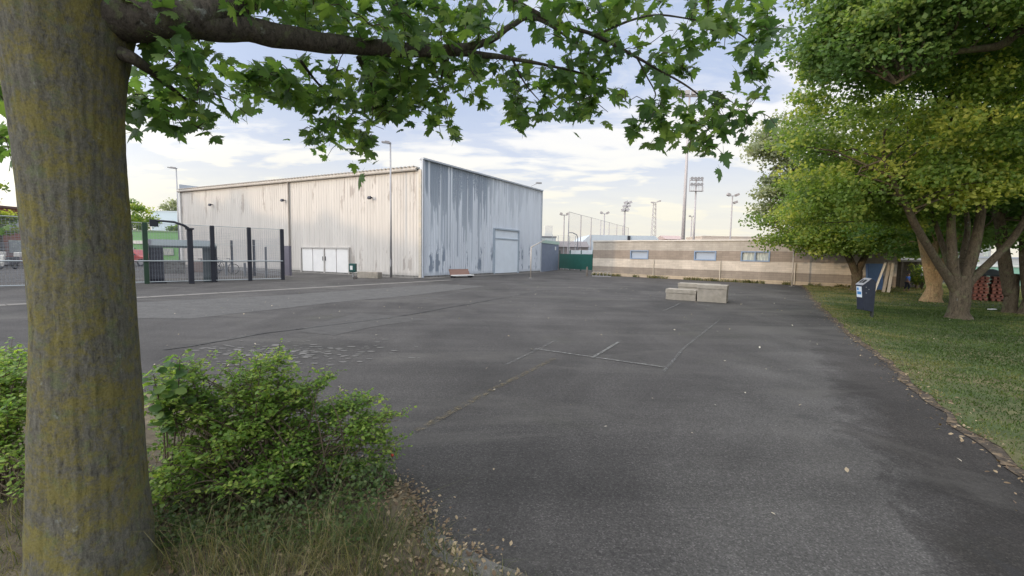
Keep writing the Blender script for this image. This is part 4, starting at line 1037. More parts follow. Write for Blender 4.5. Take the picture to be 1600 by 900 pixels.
# stacked red pallets
p, q = gnd(1520, 470), gnd(1572, 473); dq = q-p; L = dq.length/2-.05; ang = math.atan2(dq.y, dq.x)
M_pal = mat('red_pallet_wood', (.20, .085, .07), .8, var=.35, vscale=5, col2=(.26, .18, .15), c2scale=3)
M_pals = mat('pallet_stringer', (.25, .10, .08), .8)
def pallet(label, loc):
    e = thing('pallet', label, 'pallet', loc, ang, 'red pallets stacked by the right trees')
    b = MB()
    for y in (.1, .5, .9): b.box((L/2, y, .015), (L, .1, .03))
    b.build('bottom_board', M_pal, e); e.children[-1].name = 'bottom_boards'
    for x in (.05, L/2, L-.05): MB().box((x, .5, .065), (.09, .96, .068)).build('stringer', M_pals, e)
    b = MB()
    for i in range(6): b.box((L/2, .07+i*.17, .115), (L, .12, .03))
    b.build('top_boards', M_pal, e); return e
ordn = ['lowest', 'second', 'third', 'fourth', 'fifth', 'sixth', 'topmost']
pl0 = None
for s_i, sd_ in enumerate(('left', 'right')):
    for i in range(7):
        loc = p+Vector((0, 0, .02+i*.145))+dq.normalized()*(s_i*(L+.1))+Vector((.02*((i*7) % 3-1), .03*((i*5) % 3-1), 0))
        lb = f'{ordn[i]} red pallet of the {sd_} pallet stack' if i in (0, 6) else f'{ordn[i]} red pallet from the ground in the {sd_} stack'
        if pl0 is None: pl0 = pallet(lb, loc)
        else: dup(pl0, loc, ang, lb)
po = p-dq.normalized()*.12
o = MB().box((0, 0, .6), (.08, .08, 1.2)).build('wooden_stake', mat('pale_stake', (.45, .38, .32), .8), None, loc=po); tag(o, 'pale wooden stake left of the red pallet stack', 'stake')
t_ = MB(); c = p+dq*.5+Vector((0, .5, 1.04))
t_.prism([(-.9, 0), (.9, 0), (.7, .16), (.35, .30), (.0, .20), (-.45, .36), (-.75, .18)], -.4, .4, 'y'); o = t_.build('tarpaulin', mat('dark_tarp', (.035, .045, .055), .5, bump=1, bscale=6), None, loc=c, rz=ang, bevel=.05); tag(o, 'crumpled dark tarpaulin lying on the red pallets', 'tarpaulin')
# green hoarding and pale block at far right
e, L_, h_ = houseblock('green_container', 'pale green and white container beyond the right trunks', 1566, 1640, 418, 30, 3, mat('container_green', (.26, .46, .36), .6, var=.1), mat('container_white', (.62, .62, .60), .6))
e, L_, h_ = houseblock('grey_flats', 'grey rendered building glimpsed behind the forked tree', 1500, 1548, 372, 60, 8, mat('grey_render', (.34, .35, .36), .8, var=.1), M_trim, windows=3)
e, L_, h_ = houseblock('white_low_building', 'low white building behind the right trunks', 1505, 1640, 404, 45, 6, mat('white_render', (.50, .50, .48), .8, var=.1), M_trim, windows=4)
o = MB().box((0, 0, .012), (.30, .10, .024)).build('paper_scrap', M_white, None, loc=gnd(1550, 486)+Vector((0, 0, .05)), rz=.3); tag(o, 'white scrap lying on the grass by the right trunk', 'litter')

# ---- child in blue
def skinfig(name, pts, edges, radii, m, parent, sub=2):
    me = bpy.data.meshes.new(name); me.from_pydata([Vector(p) for p in pts], edges, []); me.update()
    o = bpy.data.objects.new(name+'_tmp', me); C.objects.link(o)
    sk = o.modifiers.new('skin', 'SKIN'); sk.use_smooth_shade = True
    for i, r in enumerate(radii): me.skin_vertices[0].data[i].radius = (r, r) if not isinstance(r, tuple) else r
    me.skin_vertices[0].data[0].use_root = True
    sb = o.modifiers.new('sub', 'SUBSURF'); sb.levels = sub; sb.render_levels = sub
    dg = bpy.context.evaluated_depsgraph_get(); ev = o.evaluated_get(dg); m2 = bpy.data.meshes.new_from_object(ev)
    bpy.data.objects.remove(o); m2.materials.clear(); m2.materials.append(m)
    for pl in m2.polygons: pl.use_smooth = True
    r = bpy.data.objects.new(name, m2); C.objects.link(r); r.parent = parent; return r
P = gnd(1417, 455.5); ht = heightat(1417, 425, P); print('child', P, ht)
k_ = ht/1.2
ch_ = thing('person', 'child in a blue top walking near the timber lean to', 'person', P, R(25)); ch_.scale = (k_,)*3
M_skin = mat('skin', (.30, .17, .11), .5)
J = [(0, 0, .62), (0, 0, .74), (0, 0, .88), (0, 0, .955), (0, -.01, 1.02), (0, -.01, 1.13),
     (.13, 0, .90), (.17, .05, .74), (.15, -.04, .60), (-.13, 0, .90), (-.18, -.04, .75), (-.17, -.13, .66),
     (.065, 0, .58), (.075, -.08, .34), (.07, -.02, .06), (.07, -.10, .03), (-.065, 0, .58), (-.075, .03, .34), (-.07, .13, .08), (-.07, .06, .03)]
Ed = [(0, 1), (1, 2), (2, 3), (3, 4), (4, 5), (2, 6), (6, 7), (7, 8), (2, 9), (9, 10), (10, 11), (0, 12), (12, 13), (13, 14), (14, 15), (0, 16), (16, 17), (17, 18), (18, 19)]
Rd = [.095, .085, .09, .04, .075, .06, .045, .035, .024, .045, .035, .024, .065, .048, .03, .026, .065, .048, .03, .026]
skinfig('body', J, Ed, Rd, M_skin, ch_)
skinfig('shirt', [(0, 0, .62), (0, 0, .74), (0, 0, .88), (.13, 0, .895), (.165, .04, .77), (-.13, 0, .895), (-.17, -.03, .78)], [(0, 1), (1, 2), (2, 3), (3, 4), (2, 5), (5, 6)], [.115, .105, .108, .062, .052, .062, .052], mat('blue_shirt', (.07, .17, .50), .8), ch_)
skinfig('trousers', [(0, 0, .60), (.07, 0, .52), (.075, -.07, .34), (.07, -.03, .14), (-.07, 0, .52), (-.075, .03, .34), (-.07, .10, .15)], [(0, 1), (1, 2), (2, 3), (0, 4), (4, 5), (5, 6)], [.11, .078, .062, .045, .078, .062, .045], mat('dark_trousers', (.03, .035, .05), .8), ch_)
skinfig('hair', [(0, .015, 1.07), (0, .01, 1.13)], [(0, 1)], [.075, .062], mat('dark_hair', (.015, .012, .010), .6), ch_)

# ================================================================ TREES
def bark(name, base, alt, li, bump=.8, sc=1.0, lichen=(.5, .62)):
    m = bpy.data.materials.new(name); m.use_nodes = True; t = m.node_tree; b = t.nodes['Principled BSDF']
    g = t.nodes.new('ShaderNodeTexCoord').outputs['Object']
    v = mapping(t, g, sc=(1, 1, .30))
    fz = noise(t, v, 62*sc, 8, .72, .5)
    fine = noise(t, g, 120*sc, 4, .7)
    c = mixc(t, ramp(t, fz, [(.35, 0.0), (.65, 1.0)]), base, alt)
    lf = M(t, 'ADD', M(t, 'MULTIPLY', noise(t, g, 6*sc, 6, .7, .2), .62), M(t, 'MULTIPLY', noise(t, g, 48*sc, 6, .78), .38))
    c = mixc(t, ramp(t, lf, [(lichen[0]-.03, 0.0), (lichen[1]-.03, .85)]), c, li)
    l2 = noise(t, mapping(t, g, loc=(7, 3, 2)), 12*sc, 6, .7, .3)
    c = mixc(t, ramp(t, l2, [(.54, 0.0), (.63, .55)]), c, (.13, .155, .075))
    l3 = noise(t, mapping(t, g, loc=(1, 9, 5)), 11*sc, 6, .7)
    c = mixc(t, ramp(t, l3, [(.63, 0.0), (.70, .7)]), c, (.25, .27, .25))
    c = mixc(t, 1.0, c, ramp(t, fine, [(.3, .72), (.7, 1.25)]), 'MULTIPLY')
    c = mixc(t, 1.0, c, ramp(t, fz, [(.34, .72), (.45, 1.0)]), 'MULTIPLY')
    t.links.new(c, b.inputs['Base Color']); b.inputs['Roughness'].default_value = .95; b.inputs['Specular IOR Level'].default_value = .15
    bn = N(t, 'ShaderNodeBump'); bn.inputs['Strength'].default_value = bump; bn.inputs['Distance'].default_value = .012
    t.links.new(M(t, 'ADD', fz, M(t, 'MULTIPLY', fine, .3)), bn.inputs['Height']); t.links.new(bn.outputs[0], b.inputs['Normal'])
    return m
M_bark = bark('lichened_bark', (.092, .088, .072), (.165, .158, .13), (.19, .165, .050), lichen=(.49, .59))
M_bark2 = bark('tree_bark', (.058, .046, .032), (.135, .11, .078), (.12, .11, .045), sc=.35, lichen=(.6, .72))
M_bark3 = bark('sunlit_bark', (.22, .15, .085), (.38, .27, .15), (.30, .24, .10), sc=.35, lichen=(.62, .74))  # sunlight on the broad trunk put into a brighter, warmer bark colour

# near maple ------------------------------------------------------------
# trunk rings from sight lines: (v, uL, uR) at depth ~1.95
TY = 1.95
nm = thing('maple_tree', 'big near maple with lichen covered trunk and overhanging leafy limb', 'tree', (0, 0, 0))
rows = [(960, 10, 285), (925, 22, 262), (890, 32, 249), (850, 38, 242), (780, 41, 233), (700, 42, 228), (600, 41, 221), (500, 39, 214), (400, 33, 206), (300, 26, 200), (230, 21, 196), (170, 12, 196), (110, 0, 200), (50, -14, 210), (-20, -34, 225), (-120, -60, 215), (-320, -80, 180), (-620, -60, 150)]
ctrl = []
for v, l, r in rows:
    aL_, aR_ = math.atan2(ray(l, v).x, ray(l, v).y), math.atan2(ray(r, v).x, ray(r, v).y)
    am = (aL_+aR_)/2; hw = (aR_-aL_)/2; um = (l+r)/2
    dc_ = at(um, v, TY); hd_ = math.hypot(dc_.x, dc_.y); rr = hd_*math.sin(hw)
    ctrl.append((dc_.z, math.sin(am)*hd_, math.cos(am)*hd_, rr))
ctrl.sort(); zc = np.array([c[0] for c in ctrl]); print('trunk base z', ctrl[0], ctrl[3], ctrl[8])
base = Vector((ctrl[1][1], ctrl[1][2], 0)); nm.location = base
nz, na = 420, 160
zs = np.linspace(-.02, zc.max(), nz)
xs_, ys_, rs_ = [np.interp(zs, zc, np.array([c[i] for c in ctrl])) for i in (1, 2, 3)]
th = np.linspace(0, 2*np.pi, na, endpoint=False)
V = np.zeros((nz, na, 3))
for i in range(nz):
    fl = max(0.0, (.22-zs[i])/.22)
    for j in range(na):
        cx, sy = math.cos(th[j]), math.sin(th[j])
        p = Vector((cx*1.4, sy*1.4, zs[i]*1.1)); q = Vector((cx*9, sy*9, zs[i]*3.2)); q2 = Vector((cx*17, sy*17, zs[i]*7))
        d_ = .014*mnoise.noise(p)+.0055*mnoise.noise(q)+.0035*abs(mnoise.noise(q2))
        rr = rs_[i]*(1+.10*fl*math.sin(th[j]*5+1))+d_
        V[i, j] = (xs_[i]+cx*rr-base.x, ys_[i]+sy*rr-base.y, zs[i])
idx = np.arange(nz*na).reshape(nz, na); nx_ = np.roll(idx, -1, 1)
Fq = np.stack([idx[:-1], nx_[:-1], nx_[1:], idx[1:]], -1).reshape(-1, 4)
npmesh('trunk', V.reshape(-1, 3), Fq, M_bark, nm, smooth=True)
def smoothpath(pts, k=6):
    out = []; n = len(pts)
    for i in range(n-1):
        p0, p1, p2, p3 = [np.array(pts[max(0, min(n-1, i+j))], float) for j in (-1, 0, 1, 2)]
        for j in range(k):
            t = j/k; out.append(.5*((2*p1)+(-p0+p2)*t+(2*p0-5*p1+4*p2-p3)*t*t+(-p0+3*p1-3*p2+p3)*t**3))
    out.append(np.array(pts[-1], float)); return out
def limbtube(b, uvyr, base, n=14, wob=.006):
    pts = []
    for u, v, Y, r in uvyr:
        p = at(u, v, Y)-base; pts.append((p.x, p.y, p.z, r*.88))
    sm = smoothpath(pts); out = []
    for i, p in enumerate(sm):
        q = Vector(p[:3]); w_ = wob*min(1, p[3]/.03)
        out.append(q+Vector((mnoise.noise(q*7), mnoise.noise(q*7+Vector((3, 1, 2))), mnoise.noise(q*7+Vector((7, 7, 1)))))*w_*2)
    b.tube(out, [max(p[3], .0015)*(1+.12*mnoise.noise(Vector(p[:3])*11)) for p in sm], n)
lb = MB()
limbs = [
 [(110, 20, 1.97, .13), (200, 25, 1.98, .115), (290, 32, 2.05, .085), (360, 42, 2.15, .072), (440, 58, 2.28, .062), (540, 70, 2.45, .053), (640, 78, 2.62, .045), (710, 78, 2.76, .036), (760, 66, 2.86, .025), (795, 42, 2.94, .020), (826, 27, 3.0, .017), (858, 38, 3.05, .012), (900, 70, 3.1, .007)],
 [(300, 30, 2.05, .08), (370, 5, 2.15, .065), (450, -30, 2.3, .05), (560, -80, 2.5, .04)],
 [(660, 80, 2.68, .030), (740, 84, 2.82, .024), (800, 92, 2.95, .016), (870, 105, 3.1, .010), (930, 120, 3.2, .006)],
 [(560, -80, 2.5, .035), (700, -45, 2.8, .026), (800, 0, 2.95, .020), (870, 35, 3.05, .016), (930, 55, 3.1, .014), (985, 84, 3.15, .012), (1030, 110, 3.18, .009), (1070, 132, 3.2, .007), (1110, 160, 3.2, .005), (1160, 175, 3.2, .003)],
 [(995, 90, 3.16, .008), (1010, 118, 3.18, .006), (1024, 148, 3.2, .005), (1012, 162, 3.2, .004), (995, 172, 3.2, .002)],
 [(990, 75, 3.14, .004), (1015, 68, 3.14, .003), (1040, 50, 3.14, .002), (1052, 47, 3.14, .0015)],
 [(470, 95, 2.8, .012), (500, 135, 3.0, .008), (530, 165, 3.15, .005), (560, 185, 3.2, .003), (600, 202, 3.25, .002)],
 [(560, 90, 2.6, .015), (580, 130, 2.8, .010), (600, 170, 2.95, .006)],
 [(530, 165, 3.15, .005), (532, 200, 3.25, .003), (555, 230, 3.3, .002)],
 [(700, 88, 2.75, .014), (690, 120, 2.85, .009), (700, 165, 3.0, .003), (702, 190, 3.1, .0015), (706, 210, 3.1, .0015)],
 [(930, 55, 3.1, .010), (1010, 25, 3.1, .008), (1080, 30, 3.15, .006), (1150, 50, 3.2, .005), (1200, 90, 3.2, .003)],
 [(1080, 30, 3.15, .005), (1095, -20, 3.2, .004)],
 [(1110, 160, 3.2, .004), (1130, 190, 3.2, .003), (1100, 225, 3.2, .002)],
 [(125, 40, 1.97, .05), (180, 78, 1.98, .035), (215, 95, 2.0, .03), (260, 130, 2.15, .015), (300, 165, 2.3, .006)],
 [(60, 20, 1.9, .06), (-40, 60, 2.2, .03), (-60, 150, 2.4, .012)],
 [(800, 92, 2.95, .010), (820, 130, 3.05, .006), (850, 165, 3.15, .003)],
 [(870, 105, 3.1, .008), (920, 150, 3.2, .004), (950, 175, 3.25, .002)],
]
for L_ in limbs: limbtube(lb, L_, base)
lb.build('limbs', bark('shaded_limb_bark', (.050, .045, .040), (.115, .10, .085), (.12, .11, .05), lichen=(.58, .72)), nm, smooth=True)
M_maple = leafmat('maple_leaf', (.060, .120, .052), (.115, .200, .070), (.24, .33, .09), .5, 3.0)
# leaf masses: (u, v, ru, rv, Y, dY, n)
LM = [(262, 50, 62, 60, 2.15, .3, 60), (300, 120, 48, 55, 2.35, .3, 55), (232, 150, 38, 42, 2.45, .25, 40), (345, 150, 18, 25, 2.4, .2, 6), (290, 178, 42, 16, 2.4, .2, 22), (330, -20, 90, 40, 2.3, .4, 60),
 (450, 8, 95, 34, 2.6, .5, 95), (425, 120, 50, 28, 3.0, .3, 50), (462, 150, 38, 20, 3.1, .25, 30), (400, 150, 24, 18, 3.1, .2, 12), (560, 15, 115, 42, 2.8, .6, 130), (500, 128, 62, 38, 2.95, .4, 80),
 (590, 125, 62, 48, 2.9, .4, 105), (520, 205, 46, 24, 3.2, .25, 45), (560, 228, 22, 14, 3.25, .2, 14), (575, 190, 22, 20, 3.2, .2, 16), (640, 170, 60, 24, 2.95, .3, 44), (640, 130, 50, 45, 2.9, .3, 60), (680, 25, 85, 48, 2.85, .6, 110), (690, 110, 55, 42, 2.95, .35, 75),
 (712, 205, 11, 14, 3.1, .1, 7), (730, 60, 38, 40, 2.95, .3, 40), (745, 140, 30, 28, 3.05, .25, 18), (795, 120, 42, 38, 3.1, .3, 52), (830, 165, 40, 28, 3.2, .25, 40), (805, 165, 22, 30, 3.2, .2, 16), (860, 100, 50, 34, 3.15, .3, 55), (900, 140, 52, 36, 3.2, .3, 70), (930, 170, 40, 22, 3.25, .25, 30), (950, 130, 28, 34, 3.2, .2, 24),
 (850, 12, 48, 26, 3.05, .3, 34), (880, 55, 50, 14, 3.1, .2, 22), (900, 12, 60, 28, 3.05, .4, 55), (975, 12, 60, 26, 3.05, .4, 52), (1018, 42, 12, 14, 3.1, .1, 5), (940, 72, 36, 26, 3.15, .25, 32), (975, 95, 30, 20, 3.2, .2, 14), (1000, 108, 18, 10, 3.2, .1, 5),
 (1000, 182, 26, 16, 3.2, .15, 18), (1020, 195, 24, 12, 3.2, .15, 12), (1045, 138, 26, 28, 3.2, .2, 26), (1055, 190, 36, 26, 3.2, .2, 34), (1035, 215, 24, 14, 3.2, .15, 12), (1100, 205, 38, 26, 3.15, .2, 38), (1115, 232, 24, 14, 3.15, .15, 12), (1130, 165, 48, 22, 3.2, .25, 42), (1165, 180, 26, 24, 3.15, .2, 20), (1190, 195, 12, 12, 3.0, .1, 5),
 (1085, 95, 42, 20, 3.2, .2, 26), (1045, 105, 26, 14, 3.2, .2, 12), (1105, 30, 40, 36, 3.15, .3, 50), (1085, 55, 22, 16, 3.15, .2, 14), (1160, 55, 42, 42, 3.2, .3, 60), (1205, 60, 32, 34, 3.2, .25, 32), (1185, 110, 24, 30, 3.2, .2, 26), (1190, 15, 34, 20, 3.2, .3, 22),
 (4, 150, 14, 44, 2.5, .3, 26), (-10, 210, 26, 22, 2.6, .2, 12), (6, 345, 10, 8, 3.4, .2, 4), (10, 240, 6, 6, 2.6, .1, 2),
 (1080, -40, 120, 40, 3.2, .5, 70), (800, -60, 200, 50, 3.0, .8, 160), (500, -70, 200, 50, 2.7, .8, 150)]
pos = []; lsz = []
for u, v, ru, rv, Y, dY, n in LM:
    n = int(n*(1.45 if u < 740 else 1.1)); cl_ = []
    for i in range(n):
        if i % 7 == 0:
            th_ = rng.uniform(0, 2*np.pi); rr = math.sqrt(rng.random()); cc_ = at(u+ru*rr*math.cos(th_), v+rv*rr*math.sin(th_), Y+rng.uniform(-dY, dY))-base
        pos.append(tuple(cc_+Vector(rng.normal(size=3))*.050)); lsz.append(rng.uniform(.042, .102)*(1.0 if Y > 2.7 else .95))
# crown above the frame, shading trunk and ground
nc_ = 2100
q = rng.normal(size=(nc_, 3)); q /= np.linalg.norm(q, axis=1, keepdims=True); q *= (rng.random((nc_, 1))**.4)
up = np.array([-1.2, 2.0, 5.2])-np.array(base)+q*np.array([3.4, 2.8, 1.6])
pos = np.array(pos+[tuple(x) for x in up]); lsz = np.array(lsz+list(rng.uniform(.10, .16, nc_)))
n = len(pos); nr = rng.normal(size=(n, 3))*.75+np.array([0, -.35, .75]); nr[:, 2] = np.abs(nr[:, 2])+.05
leaves('foliage', pos, lsz, nr, MAPLE, M_maple, nm, fold=.36, droop=.28)
# petioles and twiglets
tw = MB()
vis = np.array(pos[:len(pos)-nc_])
for i in range(0, len(vis), 3):
    p = Vector(vis[i]); k = rng.integers(0, len(vis)); dd_ = np.linalg.norm(vis-vis[i], axis=1); js = np.argsort(dd_)[1:5]; qv = Vector(vis[js[-1]])
    if (qv-p).length < .25: tw.tube([p, (p+qv)/2+Vector((0, 0, .02)), qv], [.0018, .0025, .003], 4, False)
tw.build('twigs', mat('twig_bark', (.07, .055, .04), .9), nm)

# mid-distance trees ----------------------------------------------------
def ellclumps(c, rad, n, seed, lo=.55, flat=-.7):
    r_ = np.random.default_rng(seed); q = r_.normal(size=(n*3, 3)); q /= np.linalg.norm(q, axis=1, keepdims=True)
    q = q[q[:, 2] > flat][:n]; k = lo+(1-lo)*r_.random((len(q), 1))**.6
    # lumpy outline
    lump = np.array([1+.22*mnoise.noise(Vector(x)*2.3+Vector((seed, 0, 0))) for x in q])[:, None]
    return np.array(c)+q*k*lump*np.array(rad)
M_tl = leafmat('tree_leaf_green', (.070, .130, .032), (.170, .250, .056), (.50, .49, .11), .52, .6)
M_tl2 = leafmat('tree_leaf_dark', (.065, .130, .044), (.110, .190, .054), (.27, .33, .085), .5, .4)
M_tl3 = leafmat('tree_leaf_silver', (.14, .17, .11), (.22, .25, .16), (.36, .37, .26), .42, .5)
def tree(label, P, r0, fork, limbs3, crowns, leafm, leaf=.10, per=170, cr=.52, seed=1, barkm=None, name='broadleaf_tree', lean=(0, 0)):
    """crowns: [(centre, radii, nclumps, lo)] world; limbs3: list of polylines [(world point, r)]"""
    e = thing(name, label, 'tree', P); r_ = np.random.default_rng(seed)
    b = MB(); n_ = 18; pts = []; rr = []
    for i in range(14):
        f = i/13; z = -.05+(fork+.1)*f; pts.append(Vector((lean[0]*f+.03*math.sin(f*4+seed), lean[1]*f, z))); rr.append(r0*(1-.16*f+.75*math.exp(-max(z, 0)/.16)*.6)*(1+.05*math.sin(f*9+seed)))
    k0 = len(b.v); b.tube(pts, rr, n_)
    for i in range(k0, len(b.v)):
        v_ = Vector(b.v[i]); d_ = mnoise.noise(v_*3.0)*.05*r0/.2; c_ = Vector((v_.x, v_.y, 0)).normalized(); b.v[i] = tuple(v_+c_*d_)
    b.build('trunk', barkm or M_bark2, e, smooth=True)
    lb = MB()
    for L_ in limbs3:
        sm = smoothpath([(*(p-P), r) for p, r in L_], 5); lb.tube([Vector(p[:3]) for p in sm], [p[3] for p in sm], 10)
    allc = []
    for c, rad, n, lo in crowns:
        cl = ellclumps(np.array(c)-np.array(P), rad, n, seed+len(allc)*7, lo); allc.append(cl)
        # branches into the crown
        src = [Vector(q[0])-P for L_ in limbs3 for q in smoothpath([(*p, r) for p, r in L_[-3:]], 6)[4:]] if False else [Vector(tuple(q[:3]))-P for L_ in limbs3 for q in smoothpath([(*p, r) for p, r in L_[-3:]], 5)[3:]]
        for i in range(0, len(cl), 5):
            t_ = Vector(cl[i]); s = min(src, key=lambda q: (q-t_).length+.9*r_.random()); mid_ = s.lerp(t_, .5)+Vector(r_.normal(size=3))*.15+Vector((0, 0, .15))
            lb.tube([s, mid_, t_], [.035, .022, .008], 5, False)
    lb.build('limbs', barkm or M_bark2, e, smooth=True)
    cl = np.concatenate(allc); N_ = len(cl)*per
    q = r_.normal(size=(N_, 3)); q /= np.linalg.norm(q, axis=1, keepdims=True); q *= r_.random((N_, 1))**.45
    szc = np.repeat(r_.uniform(.6, 1.35, len(cl)), per)[:, None]*cr
    pos = np.repeat(cl, per, 0)+q*szc*np.array([1.15, 1.15, .62]) 
    nr = r_.normal(size=(N_, 3))*.8+np.array([-.3, -.45, .6])
    leaves('foliage', pos, leaf*r_.uniform(.6, 1.3, N_), nr, RHOMB, leafm, e, rnd=np.clip(np.repeat(r_.random(len(cl)), per)*.55+r_.random(N_)*.45, 0, 1))
    return e
def W(u, v, Y): return at(u, v, Y)
# forked tree
P1 = gnd(1498, 499); fk = W(1496, 440, P1.y)
print('T1', P1, fk)
y = P1.y
L1 = [[(W(1497, 470, y), .10), (W(1486, 442, y), .14), (W(1462, 405, y-.1), .12), (W(1432, 355, y-.4), .11), (W(1415, 320, y-.6), .09), (W(1380, 250, y-.8), .05)],
      [(W(1497, 468, y), .10), (W(1492, 438, y+.05), .11), (W(1478, 400, y+.3), .09), (W(1462, 350, y+.6), .07), (W(1440, 290, y+1), .05)],
      [(W(1497, 465, y), .13), (W(1493, 440, y), .16), (W(1488, 400, y), .14), (W(1486, 345, y), .11), (W(1490, 280, y), .07), (W(1480, 180, y), .04)],
      [(W(1499, 468, y), .12), (W(1506, 440, y), .16), (W(1518, 405, y), .16), (W(1530, 350, y), .13), (W(1535, 300, y), .11), (W(1540, 200, y), .05)],
      [(W(1502, 445, y), .13), (W(1505, 400, y+.5), .10), (W(1512, 350, y+.7), .08), (W(1500, 290, y+1), .05)],
      [(W(1500, 470, y), .10), (W(1516, 440, y), .13), (W(1545, 412, y+.1), .12), (W(1578, 378, y+.2), .11), (W(1600, 345, y+.2), .09), (W(1640, 270, y), .05)]]
L1 = [[(p, r*.82) for p, r in L] for L in L1]
tree('forked tree with many upright limbs behind the litter bin', P1, .235, 1.15, L1,
     [(W(1435, 215, y), (3.5, 2.6, 2.6), 190, .45), (W(1560, 200, y), (3.0, 2.6, 2.8), 130, .5), (W(1330, 320, y+1.5), (1.9, 1.8, 1.2), 60, .4), (W(1400, 300, y), (2.6, 1.8, .9), 60, .3)], M_tl, seed=3)
# second tree, farther, left
P2 = gnd(1338, 455); y = P2.y; print('T2', P2)
L2_ = [[(W(1338, 436, y), .14), (W(1334, 420, y), .17), (W(1325, 400, y), .15), (W(1310, 380, y), .12)], [(W(1338, 436, y), .14), (W(1342, 420, y), .17), (W(1352, 400, y), .15), (W(1370, 370, y), .1)]]
tree('small stout tree before the banded building left of the blue mat', P2, .25, 1.0, L2_,
     [(W(1335, 340, y), (4.4, 3.0, 2.6), 150, .35), (W(1420, 322, y), (3.4, 3.0, 2.3), 110, .35), (W(1295, 378, y), (1.6, 1.5, .8), 30, .2), (W(1372, 376, y-1), (2.8, 1.5, .8), 50, .2)], M_tl, leaf=.15, per=150, cr=.8, seed=8)
# lit broad trunk
P3 = gnd(1456, 472.5); y = P3.y; print('T3', P3)
L3_ = [[(W(1457, 452, y), .17), (W(1453, 425, y), .19), (W(1446, 395, y), .16), (W(1430, 340, y), .08)], [(W(1459, 452, y), .16), (W(1466, 425, y), .18), (W(1480, 400, y), .12), (W(1500, 360, y), .07)], [(W(1458, 455, y), .15), (W(1455, 420, y+.2), .17), (W(1462, 380, y+.3), .1)]]
tree('thick sunlit trunk with bulging foot behind the forked tree', P3, .27, 1.25, L3_,
     [(W(1455, 330, y), (3.4, 2.5, 1.6), 100, .3), (W(1500, 250, y), (3.4, 2.5, 2.2), 70, .3), (W(1462, 380, y+2), (2.0, 1.2, .6), 36, .2)], M_tl2, leaf=.13, per=150, cr=.65, seed=12, barkm=M_bark3)
# right trunks
P4 = gnd(1578, 490); y = P4.y; print('T4', P4)
L4_ = [[(W(1577, 462, y), .13), (W(1573, 430, y), .155), (W(1566, 380, y), .14), (W(1560, 330, y), .12), (W(1550, 250, y), .07)]]
tree('rough brown trunk right of the red pallets', P4, .17, 1.2, L4_,
     [(W(1580, 290, y), (2.6, 2.2, 1.5), 80, .3), (W(1640, 330, y), (2.4, 2.2, 1.6), 60, .3)], M_tl2, leaf=.12, per=150, cr=.6, seed=15)
P5 = gnd(1612, 493); y = P5.y
L5_ = [[(W(1611, 465, y), .18), (W(1609, 430, y), .20), (W(1606, 380, y), .18), (W(1610, 300, y), .15), (W(1620, 200, y), .08)]]
tree('dark trunk cut by the right picture edge', P5, .23, 1.3, L5_, [(W(1680, 220, y), (3.0, 2.6, 2.6), 70, .3)], M_tl2, leaf=.12, per=140, cr=.65, seed=17)
# near right tree: trunk outside the frame, its limbs reach in overhead
P6 = Vector((13.8, 8.2, 0)); y = 8.6
L6_ = [[(Vector((13.8, 8.2, 1.9)), .24), (Vector((13.4, 8.4, 4.0)), .18), (W(1640, 50, 9.4), .11), (W(1560, 72, 9.3), .08), (W(1480, 85, 9.2), .05), (W(1400, 130, 9.2), .03)],
       [(Vector((13.8, 8.2, 2.1)), .22), (Vector((14, 8.6, 4.6)), .18), (Vector((13.4, 9.5, 7.4)), .09)],
       [(W(1640, 50, 9.4), .09), (W(1540, 20, 9.6), .06), (W(1440, -20, 9.8), .04)]]
tree('tall tree at the right whose dark upper crown hangs into view', P6, .30, 2.1, L6_,
     [(W(1500, 20, 9.6), (3.1, 2.0, 1.7), 190, .35), (W(1365, 65, 9.9), (1.45, 1.4, 1.35), 64, .3), (W(1630, -60, 9.0), (4.0, 3.4, 2.6), 130, .5), (W(1400, -60, 9.8), (2.2, 2, 1.6), 50, .4)], M_tl2, leaf=.095, per=200, cr=.5, seed=21)
# silvery willow-like tree behind, reaching left over the banded roof
P7 = gnd(1400, 446); P7 = Vector((P7.x+1, 31, 0)); y = 24
tree('silvery leaved tree leaning out over the banded building roof', P7, .3, 2.4,
     [[(Vector((P7.x, 31, 2.2)), .24), (W(1330, 330, 27), .16), (W(1280, 290, 25), .10), (W(1240, 260, 24), .06)]],
     [(W(1262, 215, 24), (2.6, 2, 2.2), 66, .3), (W(1225, 290, 24), (1.7, 1.5, 1.4), 24, .2), (W(1215, 335, 24.5), (1.1, 1.2, .9), 12, .2), (W(1248, 370, 24.5), (1.2, 1.0, .6), 12, .2), (W(1198, 240, 24), (1.1, 1, .9), 14, .2), (W(1195, 300, 24), (.8, 1, .5), 6, .2), (W(1300, 300, 25), (2.6, 2, 2.6), 60, .4)], M_tl3, leaf=.17, per=95, cr=.62, seed=27)
P8 = Vector((P7.x+9, 36, 0))
tree('dark bushy conifer like tree filling the gap behind the lean to', P8, .3, 2.0, [[(Vector((P8.x, 36, 1.8)), .22), (Vector((P8.x, 36, 4)), .12)]],
     [(W(1430, 385, 36), (5, 2.5, 2.2), 90, .1), (W(1500, 340, 36), (6, 2.5, 3.0), 90, .1)], M_tl2, leaf=.22, per=110, cr=1.0, seed=31)
